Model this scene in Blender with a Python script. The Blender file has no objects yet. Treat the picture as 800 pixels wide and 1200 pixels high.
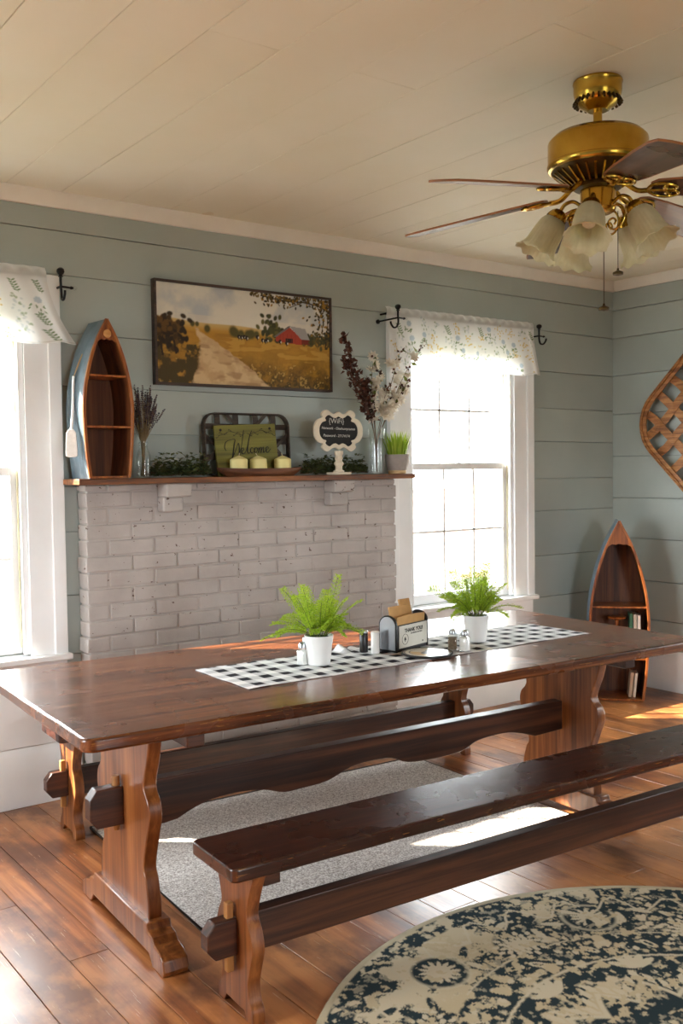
import bpy, bmesh, math, random
import numpy as np
from mathutils import Vector, Matrix, Euler
PI = math.pi
random.seed(11)
S = bpy.context.scene
COL = S.collection

# ------------------------------------------------------------------ camera
FPX, YAW, PITCH, ROLL, EYE = 1151.77, 0.637378815, -0.0427513653, -0.0133327279, 1.40
fw = Vector((math.sin(YAW)*math.cos(PITCH), math.cos(YAW)*math.cos(PITCH), math.sin(PITCH)))
r0 = Vector((math.cos(YAW), -math.sin(YAW), 0)); u0 = r0.cross(fw)
rt = math.cos(ROLL)*r0 + math.sin(ROLL)*u0; up = rt.cross(fw)
cam_data = bpy.data.cameras.new('camera'); cam = bpy.data.objects.new('camera', cam_data); COL.objects.link(cam)
cam_data.sensor_fit = 'VERTICAL'; cam_data.sensor_height = 36.0; cam_data.lens = 36.0*FPX/1200.0
cam_data.clip_start = 0.05
M = Matrix((rt, up, -fw)).transposed().to_4x4(); M.translation = (0, 0, EYE)
cam.matrix_world = M
S.camera = cam

# ------------------------------------------------------------------ light
SKY_STRENGTH, SUN_STRENGTH, EXPOSURE = 11.0, 25.0, 1.27
w = bpy.data.worlds.new('sky'); S.world = w; w.use_nodes = True
bg = w.node_tree.nodes['Background']; bg.inputs[0].default_value = (0.92, 0.97, 1.0, 1); bg.inputs[1].default_value = SKY_STRENGTH
sun_data = bpy.data.lights.new('sun', 'SUN'); sun_data.energy = SUN_STRENGTH; sun_data.angle = math.radians(0.7)
sun_data.color = (1.0, 0.89, 0.74)
sun = bpy.data.objects.new('sun', sun_data); COL.objects.link(sun)
sun.rotation_euler = Vector((0.76, -0.65, -0.66)).to_track_quat('-Z', 'Y').to_euler()
sun.location = (-3, 9, 6)
S.view_settings.view_transform = 'Standard'; S.view_settings.look = 'None'
S.view_settings.exposure = EXPOSURE; S.view_settings.gamma = 1.0; S.view_settings.use_curve_mapping = False
S.cycles.max_bounces = 10; S.cycles.diffuse_bounces = 6; S.cycles.glossy_bounces = 4
S.cycles.transparent_max_bounces = 24; S.cycles.transmission_bounces = 6
S.cycles.sample_clamp_indirect = 6.0; S.cycles.caustics_reflective = False; S.cycles.caustics_refractive = False
S.cycles.use_denoising = True

XL, XR, YB, D, CEIL = -1.3, 5.24, -2.3, 4.10, 2.585
WIN_Z0, WIN_Z1 = 0.64, 2.08
OPEN_BACK = [(0.55, 1.392), (3.50, 4.31)]          # window openings in the back wall
FILL_OPEN_RIGHT = [(0.9, 1.5)]                          # unseen opening added to let in fill light, nearer the camera
OPEN_LEFT = [(2.5, 3.4)]
FILL_OPEN_REAR = [(0.8, 1.9)]  # unseen opening behind the camera, added for sky fill
def portal(name, loc, rot, sx, sz):
    l = bpy.data.lights.new(name, 'AREA'); l.shape = 'RECTANGLE'; l.size = sx; l.size_y = sz; l.cycles.is_portal = True
    o = bpy.data.objects.new(name, l); COL.objects.link(o); o.location = loc; o.rotation_euler = rot
zc, zh = (WIN_Z0+WIN_Z1)/2, WIN_Z1-WIN_Z0
for a, b in OPEN_BACK: portal('window_daylight', ((a+b)/2, D+0.24, zc), (-PI/2, 0, 0), b-a, zh)
for a, b in FILL_OPEN_RIGHT: portal('window_daylight', (XR+0.2, (a+b)/2, zc), (0, PI/2, 0), zh, b-a)
for a, b in OPEN_LEFT: portal('window_daylight', (XL-0.2, (a+b)/2, zc), (0, -PI/2, 0), zh, b-a)
for a, b in FILL_OPEN_REAR: portal('window_daylight', ((a+b)/2, YB-0.2, zc), (PI/2, 0, 0), b-a, zh)

# ------------------------------------------------------------------ helpers
def lin(c):
    if isinstance(c, str):
        c = c.lstrip('#'); c = tuple(int(c[i:i+2], 16)/255 for i in (0, 2, 4))
    elif max(c) > 1.0: c = tuple(v/255 for v in c)
    return tuple(v/12.92 if v <= 0.04045 else ((v+0.055)/1.055)**2.4 for v in c)
def lin4(c): return (*lin(c), 1.0)

class NT:
    def __init__(s, name):
        s.m = bpy.data.materials.new(name); s.m.use_nodes = True
        s.t = s.m.node_tree; s.n = s.t.nodes; s.l = s.t.links
        s.bsdf = s.n['Principled BSDF']; s.out = s.n['Material Output']
    def node(s, kind, **kw):
        n = s.n.new(kind)
        for k, v in kw.items():
            if k.startswith('i_'):
                key = k[2:]; key = int(key) if key.isdigit() else key.replace('_', ' ')
                n.inputs[key].default_value = v
            else: setattr(n, k, v)
        return n
    def link(s, a, b): s.l.new(a, b)
    def coord(s, kind='Object', scale=(1, 1, 1), rot=(0, 0, 0), loc=(0, 0, 0)):
        tc = s.node('ShaderNodeTexCoord'); mp = s.node('ShaderNodeMapping')
        mp.inputs['Scale'].default_value = scale; mp.inputs['Rotation'].default_value = rot; mp.inputs['Location'].default_value = loc
        s.link(tc.outputs[kind], mp.inputs['Vector']); return mp.outputs['Vector']
    def noise(s, vec, scale=5, detail=4, rough=0.55, dist=0.0):
        n = s.node('ShaderNodeTexNoise'); n.inputs['Scale'].default_value = scale; n.inputs['Detail'].default_value = detail
        n.inputs['Roughness'].default_value = rough; n.inputs['Distortion'].default_value = dist
        s.link(vec, n.inputs['Vector']); return n.outputs['Fac']
    def ramp(s, fac, stops, interp='LINEAR'):
        r = s.node('ShaderNodeValToRGB'); r.color_ramp.interpolation = interp
        e = r.color_ramp.elements
        while len(e) < len(stops): e.new(0.5)
        for el, (p, c) in zip(e, stops): el.position = p; el.color = c if len(c) == 4 else (*c, 1)
        s.link(fac, r.inputs['Fac']); return r.outputs['Color']
    def mix(s, fac, a, b, mode='MIX'):
        m = s.node('ShaderNodeMix'); m.data_type = 'RGBA'; m.blend_type = mode
        for v, k in ((fac, 0), (a, 6), (b, 7)):
            if hasattr(v, 'is_linked'): s.link(v, m.inputs[k])
            else: m.inputs[k].default_value = v
        return m.outputs[2]
    def math(s, op, a, b=None):
        m = s.node('ShaderNodeMath'); m.operation = op
        for i, v in enumerate((a, b)):
            if v is None: continue
            if hasattr(v, 'is_linked'): s.link(v, m.inputs[i])
            else: m.inputs[i].default_value = v
        return m.outputs[0]
    def bump(s, h, strength=0.2, dist=0.01):
        b = s.node('ShaderNodeBump'); b.inputs['Strength'].default_value = strength; b.inputs['Distance'].default_value = dist
        s.link(h, b.inputs['Height']); s.link(b.outputs['Normal'], s.bsdf.inputs['Normal'])
    def set(s, **kw):
        for k, v in kw.items():
            inp = s.bsdf.inputs[k.replace('_', ' ')]
            if hasattr(v, 'is_linked'): s.link(v, inp)
            else: inp.default_value = v
        return s

def plain(name, c, rough=0.5, metal=0.0, var=0.12, scale=14, bump=0.0, coat=0.0, spec=0.5, kind='Object'):
    t = NT(name); v = t.coord(kind); f = t.noise(v, scale, 4)
    a = lin(c); t.set(Base_Color=t.ramp(f, [(0.3, tuple(x*(1-var) for x in a)), (0.7, tuple(min(1, x*(1+var)) for x in a))]))
    t.set(Roughness=rough, Metallic=metal, Coat_Weight=coat); t.bsdf.inputs['Specular IOR Level'].default_value = spec
    if bump: t.bump(t.noise(v, scale*4, 3), bump, 0.004)
    return t.m

def wood(name, dark, mid, light, axis='X', rough=0.35, fine=1.0, coat=0.0, bump=0.12, island=0.0, wear=None, spec=0.5):
    t = NT(name); sc = {'X': (1.0, 30, 30), 'Y': (30, 1.0, 30), 'Z': (30, 30, 1.0)}[axis]
    sc = tuple(x*fine for x in sc)
    v = t.coord('Object', sc)
    if island:
        g = t.node('ShaderNodeNewGeometry'); a = t.node('ShaderNodeVectorMath'); a.operation = 'ADD'
        cx = t.node('ShaderNodeCombineXYZ')
        t.link(t.math('MULTIPLY', g.outputs['Random Per Island'], 37.0), cx.inputs[0]); t.link(t.math('MULTIPLY', g.outputs['Random Per Island'], 91.0), cx.inputs[1])
        t.link(v, a.inputs[0]); t.link(cx.outputs[0], a.inputs[1]); v = a.outputs[0]
    f = t.noise(v, 1.0, 7, 0.66, 0.5)
    col = t.ramp(f, [(0.36, lin(dark)), (0.5, lin(mid)), (0.64, lin(light))])
    if island:
        hs = t.node('ShaderNodeHueSaturation'); t.link(col, hs.inputs['Color'])
        t.link(t.math('ADD', t.math('MULTIPLY', g.outputs['Random Per Island'], island), 1-island/2), hs.inputs['Value']); col = hs.outputs[0]
    knots = t.noise(t.coord('Object', tuple(0.35*x for x in sc)), 1.3, 2, 0.4)
    col = t.mix(t.ramp(knots, [(0.62, (0, 0, 0)), (0.80, (0.45, 0.45, 0.45))]), col, lin4(dark))
    if wear: col = wear(t, col)
    t.set(Base_Color=col, Coat_Weight=coat); t.bsdf.inputs['Coat Roughness'].default_value = 0.24 if axis == 'Y' else 0.10; t.bsdf.inputs['Specular IOR Level'].default_value = spec
    rr = t.noise(t.coord('Object', (3, 3, 3)), 2.0, 3)
    t.set(Roughness=t.math('ADD', t.math('MULTIPLY', rr, 0.3), rough-0.15))
    if bump: t.bump(f, bump, 0.003)
    return t.m

def colattr(name, rough=0.7, bump=0.0, spec=0.3, translucent=0.0, clear=0.0, bscale=180):
    t = NT(name); a = t.node('ShaderNodeVertexColor', layer_name='Col')
    t.set(Base_Color=a.outputs['Color'], Roughness=rough); t.bsdf.inputs['Specular IOR Level'].default_value = spec
    if bump: t.bump(t.noise(t.coord(), bscale, 2), bump, 0.002)
    if translucent:
        tr = t.node('ShaderNodeBsdfTranslucent'); t.link(a.outputs['Color'], tr.inputs[0])
        m1 = t.node('ShaderNodeMixShader'); m1.inputs[0].default_value = translucent
        t.link(t.bsdf.outputs[0], m1.inputs[1]); t.link(tr.outputs[0], m1.inputs[2])
        tp = t.node('ShaderNodeBsdfTransparent'); m2 = t.node('ShaderNodeMixShader'); m2.inputs[0].default_value = clear
        t.link(m1.outputs[0], m2.inputs[1]); t.link(tp.outputs[0], m2.inputs[2]); t.link(m2.outputs[0], t.out.inputs[0])
    return t.m

def leafmat(name, c1, c2, trans=0.35, scale=30):
    t = NT(name); f = t.noise(t.coord(), scale, 3)
    g = t.node('ShaderNodeNewGeometry')
    col = t.mix(g.outputs['Random Per Island'], lin4(c1), lin4(c2))
    t.set(Base_Color=col, Roughness=0.5)
    tr = t.node('ShaderNodeBsdfTranslucent'); t.link(col, tr.inputs[0])
    m = t.node('ShaderNodeMixShader'); m.inputs[0].default_value = trans
    t.link(t.bsdf.outputs[0], m.inputs[1]); t.link(tr.outputs[0], m.inputs[2]); t.link(m.outputs[0], t.out.inputs[0])
    return t.m

def glass(name, tint=(0.96, 0.98, 0.98), gloss=0.08, rough=0.03):
    t = NT(name); tp = t.node('ShaderNodeBsdfTransparent'); tp.inputs[0].default_value = (*tint, 1)
    gl = t.node('ShaderNodeBsdfGlossy'); gl.inputs['Roughness'].default_value = rough
    lw = t.node('ShaderNodeLayerWeight'); lw.inputs[0].default_value = 0.35
    m = t.node('ShaderNodeMixShader')
    t.link(t.math('ADD', t.math('MULTIPLY', lw.outputs['Facing'], 0.35), gloss*0.5), m.inputs[0])
    t.link(tp.outputs[0], m.inputs[1]); t.link(gl.outputs[0], m.inputs[2]); t.link(m.outputs[0], t.out.inputs[0])
    return t.m

class MB:
    def __init__(s): s.bm = bmesh.new()
    def _poly(s, vs):
        try: return s.bm.faces.new(vs)
        except ValueError: return None
    def box(s, x0, x1, y0, y1, z0, z1, mat=None):
        if x0 > x1: x0, x1 = x1, x0
        v = [s.bm.verts.new((x, y, z)) for z in (z0, z1) for (x, y) in ((x0, y0), (x1, y0), (x1, y1), (x0, y1))]
        if mat is not None:
            for p in v: p.co = mat @ p.co
        for f in ((3, 2, 1, 0), (4, 5, 6, 7), (0, 1, 5, 4), (1, 2, 6, 5), (2, 3, 7, 6), (3, 0, 4, 7)): s._poly([v[i] for i in f])
        return s
    def hexa(s, pts):
        v = [s.bm.verts.new(p) for p in pts]
        for f in ((3, 2, 1, 0), (4, 5, 6, 7), (0, 1, 5, 4), (1, 2, 6, 5), (2, 3, 7, 6), (3, 0, 4, 7)): s._poly([v[i] for i in f])
        return s
    def prism(s, outline, a0, a1, axis='x', mat=None):
        """outline 2-D: axis x -> (y,z); y -> (x,z); z -> (x,y)"""
        def P(p, a):
            q = {'x': (a, p[0], p[1]), 'y': (p[0], a, p[1]), 'z': (p[0], p[1], a)}[axis]
            return mat @ Vector(q) if mat is not None else q
        A = [s.bm.verts.new(P(p, a0)) for p in outline]; B = [s.bm.verts.new(P(p, a1)) for p in outline]
        n = len(outline); s._poly(list(reversed(A))); s._poly(B)
        for i in range(n): s._poly([A[i], A[(i+1) % n], B[(i+1) % n], B[i]])
        return s
    def ring(s, outer, inner, a0, a1, axis='y', mat=None):
        """frame between two outlines of equal length"""
        def P(p, a):
            q = {'x': (a, p[0], p[1]), 'y': (p[0], a, p[1]), 'z': (p[0], p[1], a)}[axis]
            return mat @ Vector(q) if mat is not None else q
        O0 = [s.bm.verts.new(P(p, a0)) for p in outer]; O1 = [s.bm.verts.new(P(p, a1)) for p in outer]
        I0 = [s.bm.verts.new(P(p, a0)) for p in inner]; I1 = [s.bm.verts.new(P(p, a1)) for p in inner]
        n = len(outer)
        for i in range(n):
            j = (i+1) % n
            s._poly([O0[i], O0[j], O1[j], O1[i]]); s._poly([I0[j], I0[i], I1[i], I1[j]])
            s._poly([O0[j], O0[i], I0[i], I0[j]]); s._poly([O1[i], O1[j], I1[j], I1[i]])
        return s
    def lathe(s, prof, seg=24, mat=None, loc=(0, 0, 0), wave=None, cap=True):
        rings = []
        for k, (r, z) in enumerate(prof):
            rg = []
            for i in range(seg):
                a = 2*PI*i/seg; rr = max(r, 1e-5)
                if wave: rr *= 1+wave(k/(len(prof)-1), a)
                p = Vector((loc[0]+rr*math.cos(a), loc[1]+rr*math.sin(a), loc[2]+z))
                rg.append(s.bm.verts.new(mat @ p if mat is not None else p))
            rings.append(rg)
        for A, B in zip(rings, rings[1:]):
            for i in range(seg): s._poly([A[i], A[(i+1) % seg], B[(i+1) % seg], B[i]])
        if cap and prof[0][0] > 1e-4: s._poly(list(reversed(rings[0])))
        if cap and prof[-1][0] > 1e-4: s._poly(rings[-1])
        return s
    def tube(s, pts, r, seg=8, closed=False, cap=True, flat=1.0):
        pts = [Vector(p) for p in pts]; n = len(pts); rings = []
        ref = Vector((0, 0, 1)); prev = None
        for i, p in enumerate(pts):
            if closed: t = pts[(i+1) % n]-pts[i-1]
            else: t = pts[min(i+1, n-1)]-pts[max(i-1, 0)]
            if t.length < 1e-9: t = Vector((0, 0, 1))
            t.normalize()
            if prev is None:
                a = t.cross(ref)
                if a.length < 0.1: a = t.cross(Vector((0, 1, 0)))
                a.normalize()
            else:
                a = prev-t*prev.dot(t)
                if a.length < 1e-6: a = t.orthogonal()
                a.normalize()
            prev = a; b = t.cross(a); rr = r[i] if hasattr(r, '__len__') else r
            rings.append([s.bm.verts.new(p+a*rr*math.cos(2*PI*k/seg)+b*rr*flat*math.sin(2*PI*k/seg)) for k in range(seg)])
        m = n if closed else n-1
        for i in range(m):
            A, B = rings[i], rings[(i+1) % n]
            for k in range(seg): s._poly([A[k], A[(k+1) % seg], B[(k+1) % seg], B[k]])
        if cap and not closed: s._poly(list(reversed(rings[0]))); s._poly(rings[-1])
        return s
    def leaf(s, p, d, nrm, L, W, bend=0.15):
        p = Vector(p); d = Vector(d).normalized(); nrm = Vector(nrm)
        sd = d.cross(nrm)
        if sd.length < 1e-4: sd = d.orthogonal()
        sd.normalize(); nn = sd.cross(d)
        q = [p, p+d*L*0.35+sd*W/2+nn*bend*L*0.4, p+d*L*0.4-nn*bend*L*0.1, p+d*L*0.35-sd*W/2+nn*bend*L*0.4, p+d*L-nn*bend*L]
        v = [s.bm.verts.new(x) for x in q]
        s._poly([v[0], v[1], v[2]]); s._poly([v[0], v[2], v[3]]); s._poly([v[1], v[4], v[2]]); s._poly([v[2], v[4], v[3]])
        return s
    def sphere(s, c, r, seg=12, rings=8, sq=(1, 1, 1)):
        prof = [(r*math.sin(PI*i/rings), -r*math.cos(PI*i/rings)) for i in range(rings+1)]
        m = Matrix.Translation(c) @ Matrix.Diagonal((*sq, 1)); return s.lathe(prof, seg, m)
    def build(s, name, mat, parent=None, bevel=0.0, smooth=True, angle=35, bevel_seg=2, clean=True):
        if clean: bmesh.ops.remove_doubles(s.bm, verts=s.bm.verts, dist=1e-6)
        bmesh.ops.recalc_face_normals(s.bm, faces=s.bm.faces)
        me = bpy.data.meshes.new(name); s.bm.to_mesh(me); s.bm.free()
        if mat: me.materials.append(mat)
        if smooth:
            for p in me.polygons: p.use_smooth = True
            me.set_sharp_from_angle(angle=math.radians(angle))
        o = bpy.data.objects.new(name, me); COL.objects.link(o)
        if parent: o.parent = parent
        if bevel:
            b = o.modifiers.new('bevel', 'BEVEL'); b.width = bevel; b.segments = bevel_seg; b.limit_method = 'ANGLE'; b.angle_limit = math.radians(40)
            b.harden_normals = False
        return o

def tag(o, label, cat=None, group=None, kind=None):
    if label: o['label'] = label
    if cat: o['category'] = cat
    if group: o['group'] = group
    if kind: o['kind'] = kind
    return o
def thing(name, label, cat, loc=(0, 0, 0), rot=(0, 0, 0), group=None):
    o = bpy.data.objects.new(name, None); COL.objects.link(o); o.empty_display_size = 0.05
    o.location = loc; o.rotation_euler = rot if hasattr(rot, '__len__') else (0, 0, rot)
    return tag(o, label, cat, group)
def struct(o, label=None): o['kind'] = 'structure'; return tag(o, label)
def copy_tree(o, parent=None):
    c = o.copy(); COL.objects.link(c)
    if parent: c.parent = parent
    for ch in list(o.children): copy_tree(ch, c)
    return c
def crom(pts, n=6, closed=False):
    pts = [Vector(p) for p in pts]; out = []; N = len(pts)
    rng = range(N) if closed else range(N-1)
    for i in rng:
        if closed: a, b, c, d = pts[i-1], pts[i], pts[(i+1) % N], pts[(i+2) % N]
        else: a, b, c, d = pts[max(i-1, 0)], pts[i], pts[i+1], pts[min(i+2, N-1)]
        for k in range(n):
            t = k/n
            out.append(0.5*((2*b)+(c-a)*t+(2*a-5*b+4*c-d)*t*t+(3*b-a-3*c+d)*t**3))
    if not closed: out.append(pts[-1])
    return out
def crom2(pts, n=6, closed=False): return [(p.x, p.y) for p in crom([(a, b, 0) for a, b in pts], n, closed)]
def rrect(x0, x1, z0, z1, r, n=6):
    out = []
    for cx, cz, a0 in ((x1-r, z1-r, 0), (x0+r, z1-r, 90), (x0+r, z0+r, 180), (x1-r, z0+r, 270)):
        for k in range(n+1):
            a = math.radians(a0+90*k/n); out.append((cx+r*math.cos(a), cz+r*math.sin(a)))
    return out
def text_mesh(name, s, size, mat, parent, loc, rot, align='CENTER', shear=0.0, extrude=0.0004, bold=0.0, spacing=1.0):
    cu = bpy.data.curves.new(name, 'FONT'); cu.body = s; cu.size = size; cu.align_x = align; cu.align_y = 'CENTER'
    cu.extrude = extrude; cu.shear = shear; cu.offset = bold; cu.space_character = spacing; cu.resolution_u = 3
    t = bpy.data.objects.new(name, cu); COL.objects.link(t)
    dg = bpy.context.evaluated_depsgraph_get(); me = bpy.data.meshes.new_from_object(t.evaluated_get(dg))
    bpy.data.objects.remove(t); bpy.data.curves.remove(cu)
    o = bpy.data.objects.new(name, me); COL.objects.link(o); o.parent = parent; o.location = loc; o.rotation_euler = rot
    me.materials.clear(); me.materials.append(mat); return o

class Canvas:
    """a little paint board whose colours become a colour attribute of a fine mesh"""
    def __init__(s, w, h, res, c):
        s.w, s.h = w, h; s.nx, s.ny = int(w/res)+1, int(h/res)+1
        s.px = np.zeros((s.ny, s.nx, 3)); s.px[:] = lin(c)
        s.X, s.Y = np.meshgrid(np.linspace(0, w, s.nx), np.linspace(0, h, s.ny))
    def put(s, mask, c, a=1.0):
        c = np.array(lin(c)) if not isinstance(c, np.ndarray) else c
        m = np.clip(mask, 0, 1)[..., None]*a; s.px = s.px*(1-m)+c*m
    def ell(s, cx, cy, rx, ry=None, rot=0.0, c=(0, 0, 0), a=1.0, soft=0.15):
        ry = ry or rx; dx, dy = s.X-cx, s.Y-cy; co, si = math.cos(rot), math.sin(rot)
        q = np.sqrt(((dx*co+dy*si)/rx)**2+((-dx*si+dy*co)/ry)**2)
        s.put(np.clip((1-q)/soft+0.5, 0, 1), c, a)
    def seg(s, x0, y0, x1, y1, wd, c, a=1.0):
        dx, dy = x1-x0, y1-y0; L = dx*dx+dy*dy+1e-12
        t = np.clip(((s.X-x0)*dx+(s.Y-y0)*dy)/L, 0, 1)
        d = np.hypot(s.X-x0-t*dx, s.Y-y0-t*dy); s.put(np.clip((wd/2-d)/(wd*0.3)+0.5, 0, 1), c, a)
    def poly(s, pts, c, a=1.0):
        ins = np.zeros(s.X.shape, bool); n = len(pts)
        for i in range(n):
            (x0, y0), (x1, y1) = pts[i], pts[(i+1) % n]
            if y0 == y1: continue
            k = ((y0 > s.Y) != (y1 > s.Y)) & (s.X < (x1-x0)*(s.Y-y0)/(y1-y0)+x0); ins ^= k
        s.put(ins.astype(float), c, a)
    def noise(s, scale, oct=4, seed=0, ax=1.0):
        rng = np.random.RandomState(seed); out = np.zeros(s.X.shape); amp = 1.0; tot = 0
        for o in range(oct):
            f = scale*2**o; g = rng.rand(64, 64)
            x = (s.X*f*ax) % 63.0; y = (s.Y*f) % 63.0
            xi, yi = x.astype(int), y.astype(int); fx, fy = x-xi, y-yi
            fx = fx*fx*(3-2*fx); fy = fy*fy*(3-2*fy)
            v = (g[yi, xi]*(1-fx)+g[yi, xi+1]*fx)*(1-fy)+(g[yi+1, xi]*(1-fx)+g[yi+1, xi+1]*fx)*fy
            out += amp*v; tot += amp; amp *= 0.5
        return out/tot
    def mesh(s, name, mat, parent, fn, keep=None):
        co = [fn(x, y) for x, y in zip(s.X.ravel(), s.Y.ravel())]; nx = s.nx
        if keep is None:
            faces = [(j*nx+i, j*nx+i+1, (j+1)*nx+i+1, (j+1)*nx+i) for j in range(s.ny-1) for i in range(nx-1)]
        else:
            k = keep.ravel(); faces = [(j*nx+i, j*nx+i+1, (j+1)*nx+i+1, (j+1)*nx+i) for j in range(s.ny-1) for i in range(nx-1) if k[j*nx+i] and k[j*nx+i+1] and k[(j+1)*nx+i] and k[(j+1)*nx+i+1]]
        me = bpy.data.meshes.new(name); me.from_pydata(co, [], faces)
        at = me.color_attributes.new('Col', 'FLOAT_COLOR', 'POINT')
        buf = np.ones((len(co), 4)); buf[:, :3] = s.px.reshape(-1, 3); at.data.foreach_set('color', buf.ravel())
        for p in me.polygons: p.use_smooth = True
        me.materials.append(mat); me.validate(); me.update()
        o = bpy.data.objects.new(name, me); COL.objects.link(o)
        if parent: o.parent = parent
        return o

# ------------------------------------------------------------------ materials
def wall_paint():
    t = NT('blue_grey_wall_paint'); v = t.coord('Object'); f = t.noise(v, 1.6, 5); g = t.node('ShaderNodeNewGeometry')
    col = t.ramp(f, [(0.3, lin((158, 168, 164))), (0.7, lin((172, 181, 177)))])
    hs = t.node('ShaderNodeHueSaturation'); t.link(col, hs.inputs['Color'])
    t.link(t.math('ADD', t.math('MULTIPLY', g.outputs['Random Per Island'], 0.10), 0.95), hs.inputs['Value'])
    t.set(Base_Color=hs.outputs[0], Roughness=0.42); t.bump(t.noise(t.coord('Object', (2, 2, 14)), 5, 4), 0.10, 0.004); return t.m
def ceiling_paint():
    t = NT('cream_ceiling_paint'); f = t.noise(t.coord('Object'), 1.1, 5)
    col = t.ramp(f, [(0.35, lin((236, 231, 210))), (0.65, lin((242, 239, 224)))])
    st = t.noise(t.coord('Object'), 2.3, 3, 0.6)
    col = t.mix(t.math('MULTIPLY', t.math('GREATER_THAN', st, 0.70), 0.25), col, lin4((200, 160, 80)))
    t.set(Base_Color=col, Roughness=0.6); t.bump(t.noise(t.coord('Object', (9, 1.5, 9)), 3, 4), 0.08, 0.004); return t.m
def brick_paint():
    t = NT('white_painted_brick'); v = t.coord('Object'); f = t.noise(v, 5, 5)
    col = t.ramp(f, [(0.3, lin((162, 154, 149))), (0.7, lin((182, 175, 171)))])
    pit = t.noise(t.coord('Object', (1.0, 1.0, 1.5)), 34, 3, 0.6); patch = t.noise(v, 7, 2)
    m = t.math('MULTIPLY', t.math('GREATER_THAN', pit, 0.665), t.math('GREATER_THAN', patch, 0.47))
    col = t.mix(m, col, lin4((86, 62, 50)))
    t.set(Base_Color=col, Roughness=0.55); t.bump(t.math('ADD', t.noise(v, 26, 5, 0.6), t.math('MULTIPLY', m, -1.2)), 0.35, 0.006); return t.m
def table_wear(lim_u, lim_v):
    def f(t, col):
        tc = t.node('ShaderNodeTexCoord'); sp = t.node('ShaderNodeSeparateXYZ'); t.link(tc.outputs['Object'], sp.inputs[0])
        e = t.math('GREATER_THAN', t.math('ABSOLUTE', sp.outputs[1]), lim_v)
        n = t.math('GREATER_THAN', t.noise(t.coord('Object', (5, 40, 60)), 3.2, 3), 0.66)
        col = t.mix(t.math('MULTIPLY', t.math('MULTIPLY', e, n), 0.6), col, lin4((150, 104, 48)))
        return col
    return f
M_WALL, M_CEIL, M_BRICK = wall_paint(), ceiling_paint(), brick_paint()
M_TRIM = plain('white_trim_paint', (236, 237, 238), 0.35, var=0.03, scale=6, bump=0.05)
M_TRIMC = plain('cream_trim_paint', (236, 232, 224), 0.45, var=0.05, scale=5, bump=0.05)
def floor_wear(t, col):
    w1 = t.noise(t.coord('Object', (1.3, 0.7, 1)), 1.6, 5, 0.6)
    col = t.mix(t.ramp(w1, [(0.40, (0, 0, 0)), (0.58, (0.8, 0.8, 0.8))]), col, lin4((188, 126, 74)))
    w2 = t.noise(t.coord('Object', (2.0, 1.2, 1), loc=(5, 3, 0)), 2.1, 5, 0.6)
    col = t.mix(t.ramp(w2, [(0.47, (0, 0, 0)), (0.62, (0.8, 0.8, 0.8))]), col, lin4((84, 42, 20)))
    sc = t.math('GREATER_THAN', t.noise(t.coord('Object', (46, 2.2, 1), rot=(0, 0, 0.12)), 2.0, 4, 0.7), 0.645)
    ar = t.math('GREATER_THAN', t.noise(t.coord('Object', (1, 1, 1), loc=(2, 7, 0)), 2.4, 3), 0.46)
    return t.mix(t.math('MULTIPLY', t.math('MULTIPLY', sc, ar), 0.55), col, lin4((206, 176, 146)))
M_FLOOR = wood('pine_floor_boards', (96, 50, 24), (148, 84, 42), (184, 118, 66), 'Y', 0.36, 0.55, 0.22, 0.2, island=0.30, wear=floor_wear)
M_TOP = wood('dark_stained_tabletop_wood', (50, 24, 12), (98, 53, 27), (134, 80, 42), 'X', 0.25, 1.0, 0.2, 0.03, wear=table_wear(1.1, 0.506))
M_SEAT = wood('dark_stained_seat_wood', (32, 14, 9), (52, 24, 15), (74, 37, 23), 'X', 0.27, 1.1, 0.2, 0.03, wear=table_wear(1.1, 0.118))
M_LEG = wood('red_brown_leg_wood', (84, 42, 18), (122, 69, 32), (152, 94, 48), 'Z', 0.34, 0.9, 0.25, 0.08)
M_BEAM = wood('dark_beam_wood', (36, 18, 12), (60, 32, 20), (88, 50, 30), 'X', 0.42, 1.0, 0.0, 0.08)
M_PEG = wood('light_peg_wood', (128, 84, 40), (164, 114, 60), (188, 140, 84), 'Z', 0.5)
M_SHELFWOOD = wood('mantel_wood', (70, 38, 18), (122, 72, 34), (156, 100, 52), 'X', 0.5, 1.2, 0.0, 0.2)
M_BOATWOOD = wood('varnished_boat_wood', (98, 46, 14), (142, 76, 26), (172, 104, 44), 'Z', 0.35, 1.0, 0.3)
M_BOATIN = wood('dark_boat_interior_wood', (66, 32, 14), (98, 52, 24), (122, 70, 34), 'Z', 0.5, 1.0)
M_BRASS = None
def brass():
    t = NT('antique_brass'); f = t.noise(t.coord('Object'), 9, 4)
    t.set(Base_Color=t.ramp(f, [(0.3, lin((176, 136, 48))), (0.7, lin((208, 170, 76)))]), Metallic=1.0, Roughness=0.22); return t.m
M_BRASS = brass()
M_DARKBRASS = plain('dark_bronze', (78, 62, 38), 0.4, 1.0, 0.3)
M_BLADE = wood('rosewood_fan_blade', (50, 28, 24), (76, 44, 36), (92, 58, 46), 'X', 0.3, 0.9, 0.15, 0.0)
M_IRON = plain('black_iron', (30, 30, 32), 0.45, 0.6)
M_GLASS = glass('clear_glass', (0.98, 0.99, 0.985))
M_PANE = glass('window_glass', (0.97, 0.98, 0.98), 0.04, 0.01)
M_BLACK = plain('black_plastic', (24, 23, 24), 0.35)
M_CHROME = plain('brushed_steel', (186, 190, 196), 0.3, 1.0, 0.06)
M_WHITEC = plain('white_ceramic', (236, 236, 236), 0.35, var=0.03)
M_CREAM = plain('cream_paint', (214, 204, 184), 0.55, var=0.06, scale=30, bump=0.05)
M_WAX = plain('cream_candle_wax', (226, 216, 150), 0.5, var=0.03)
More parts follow.
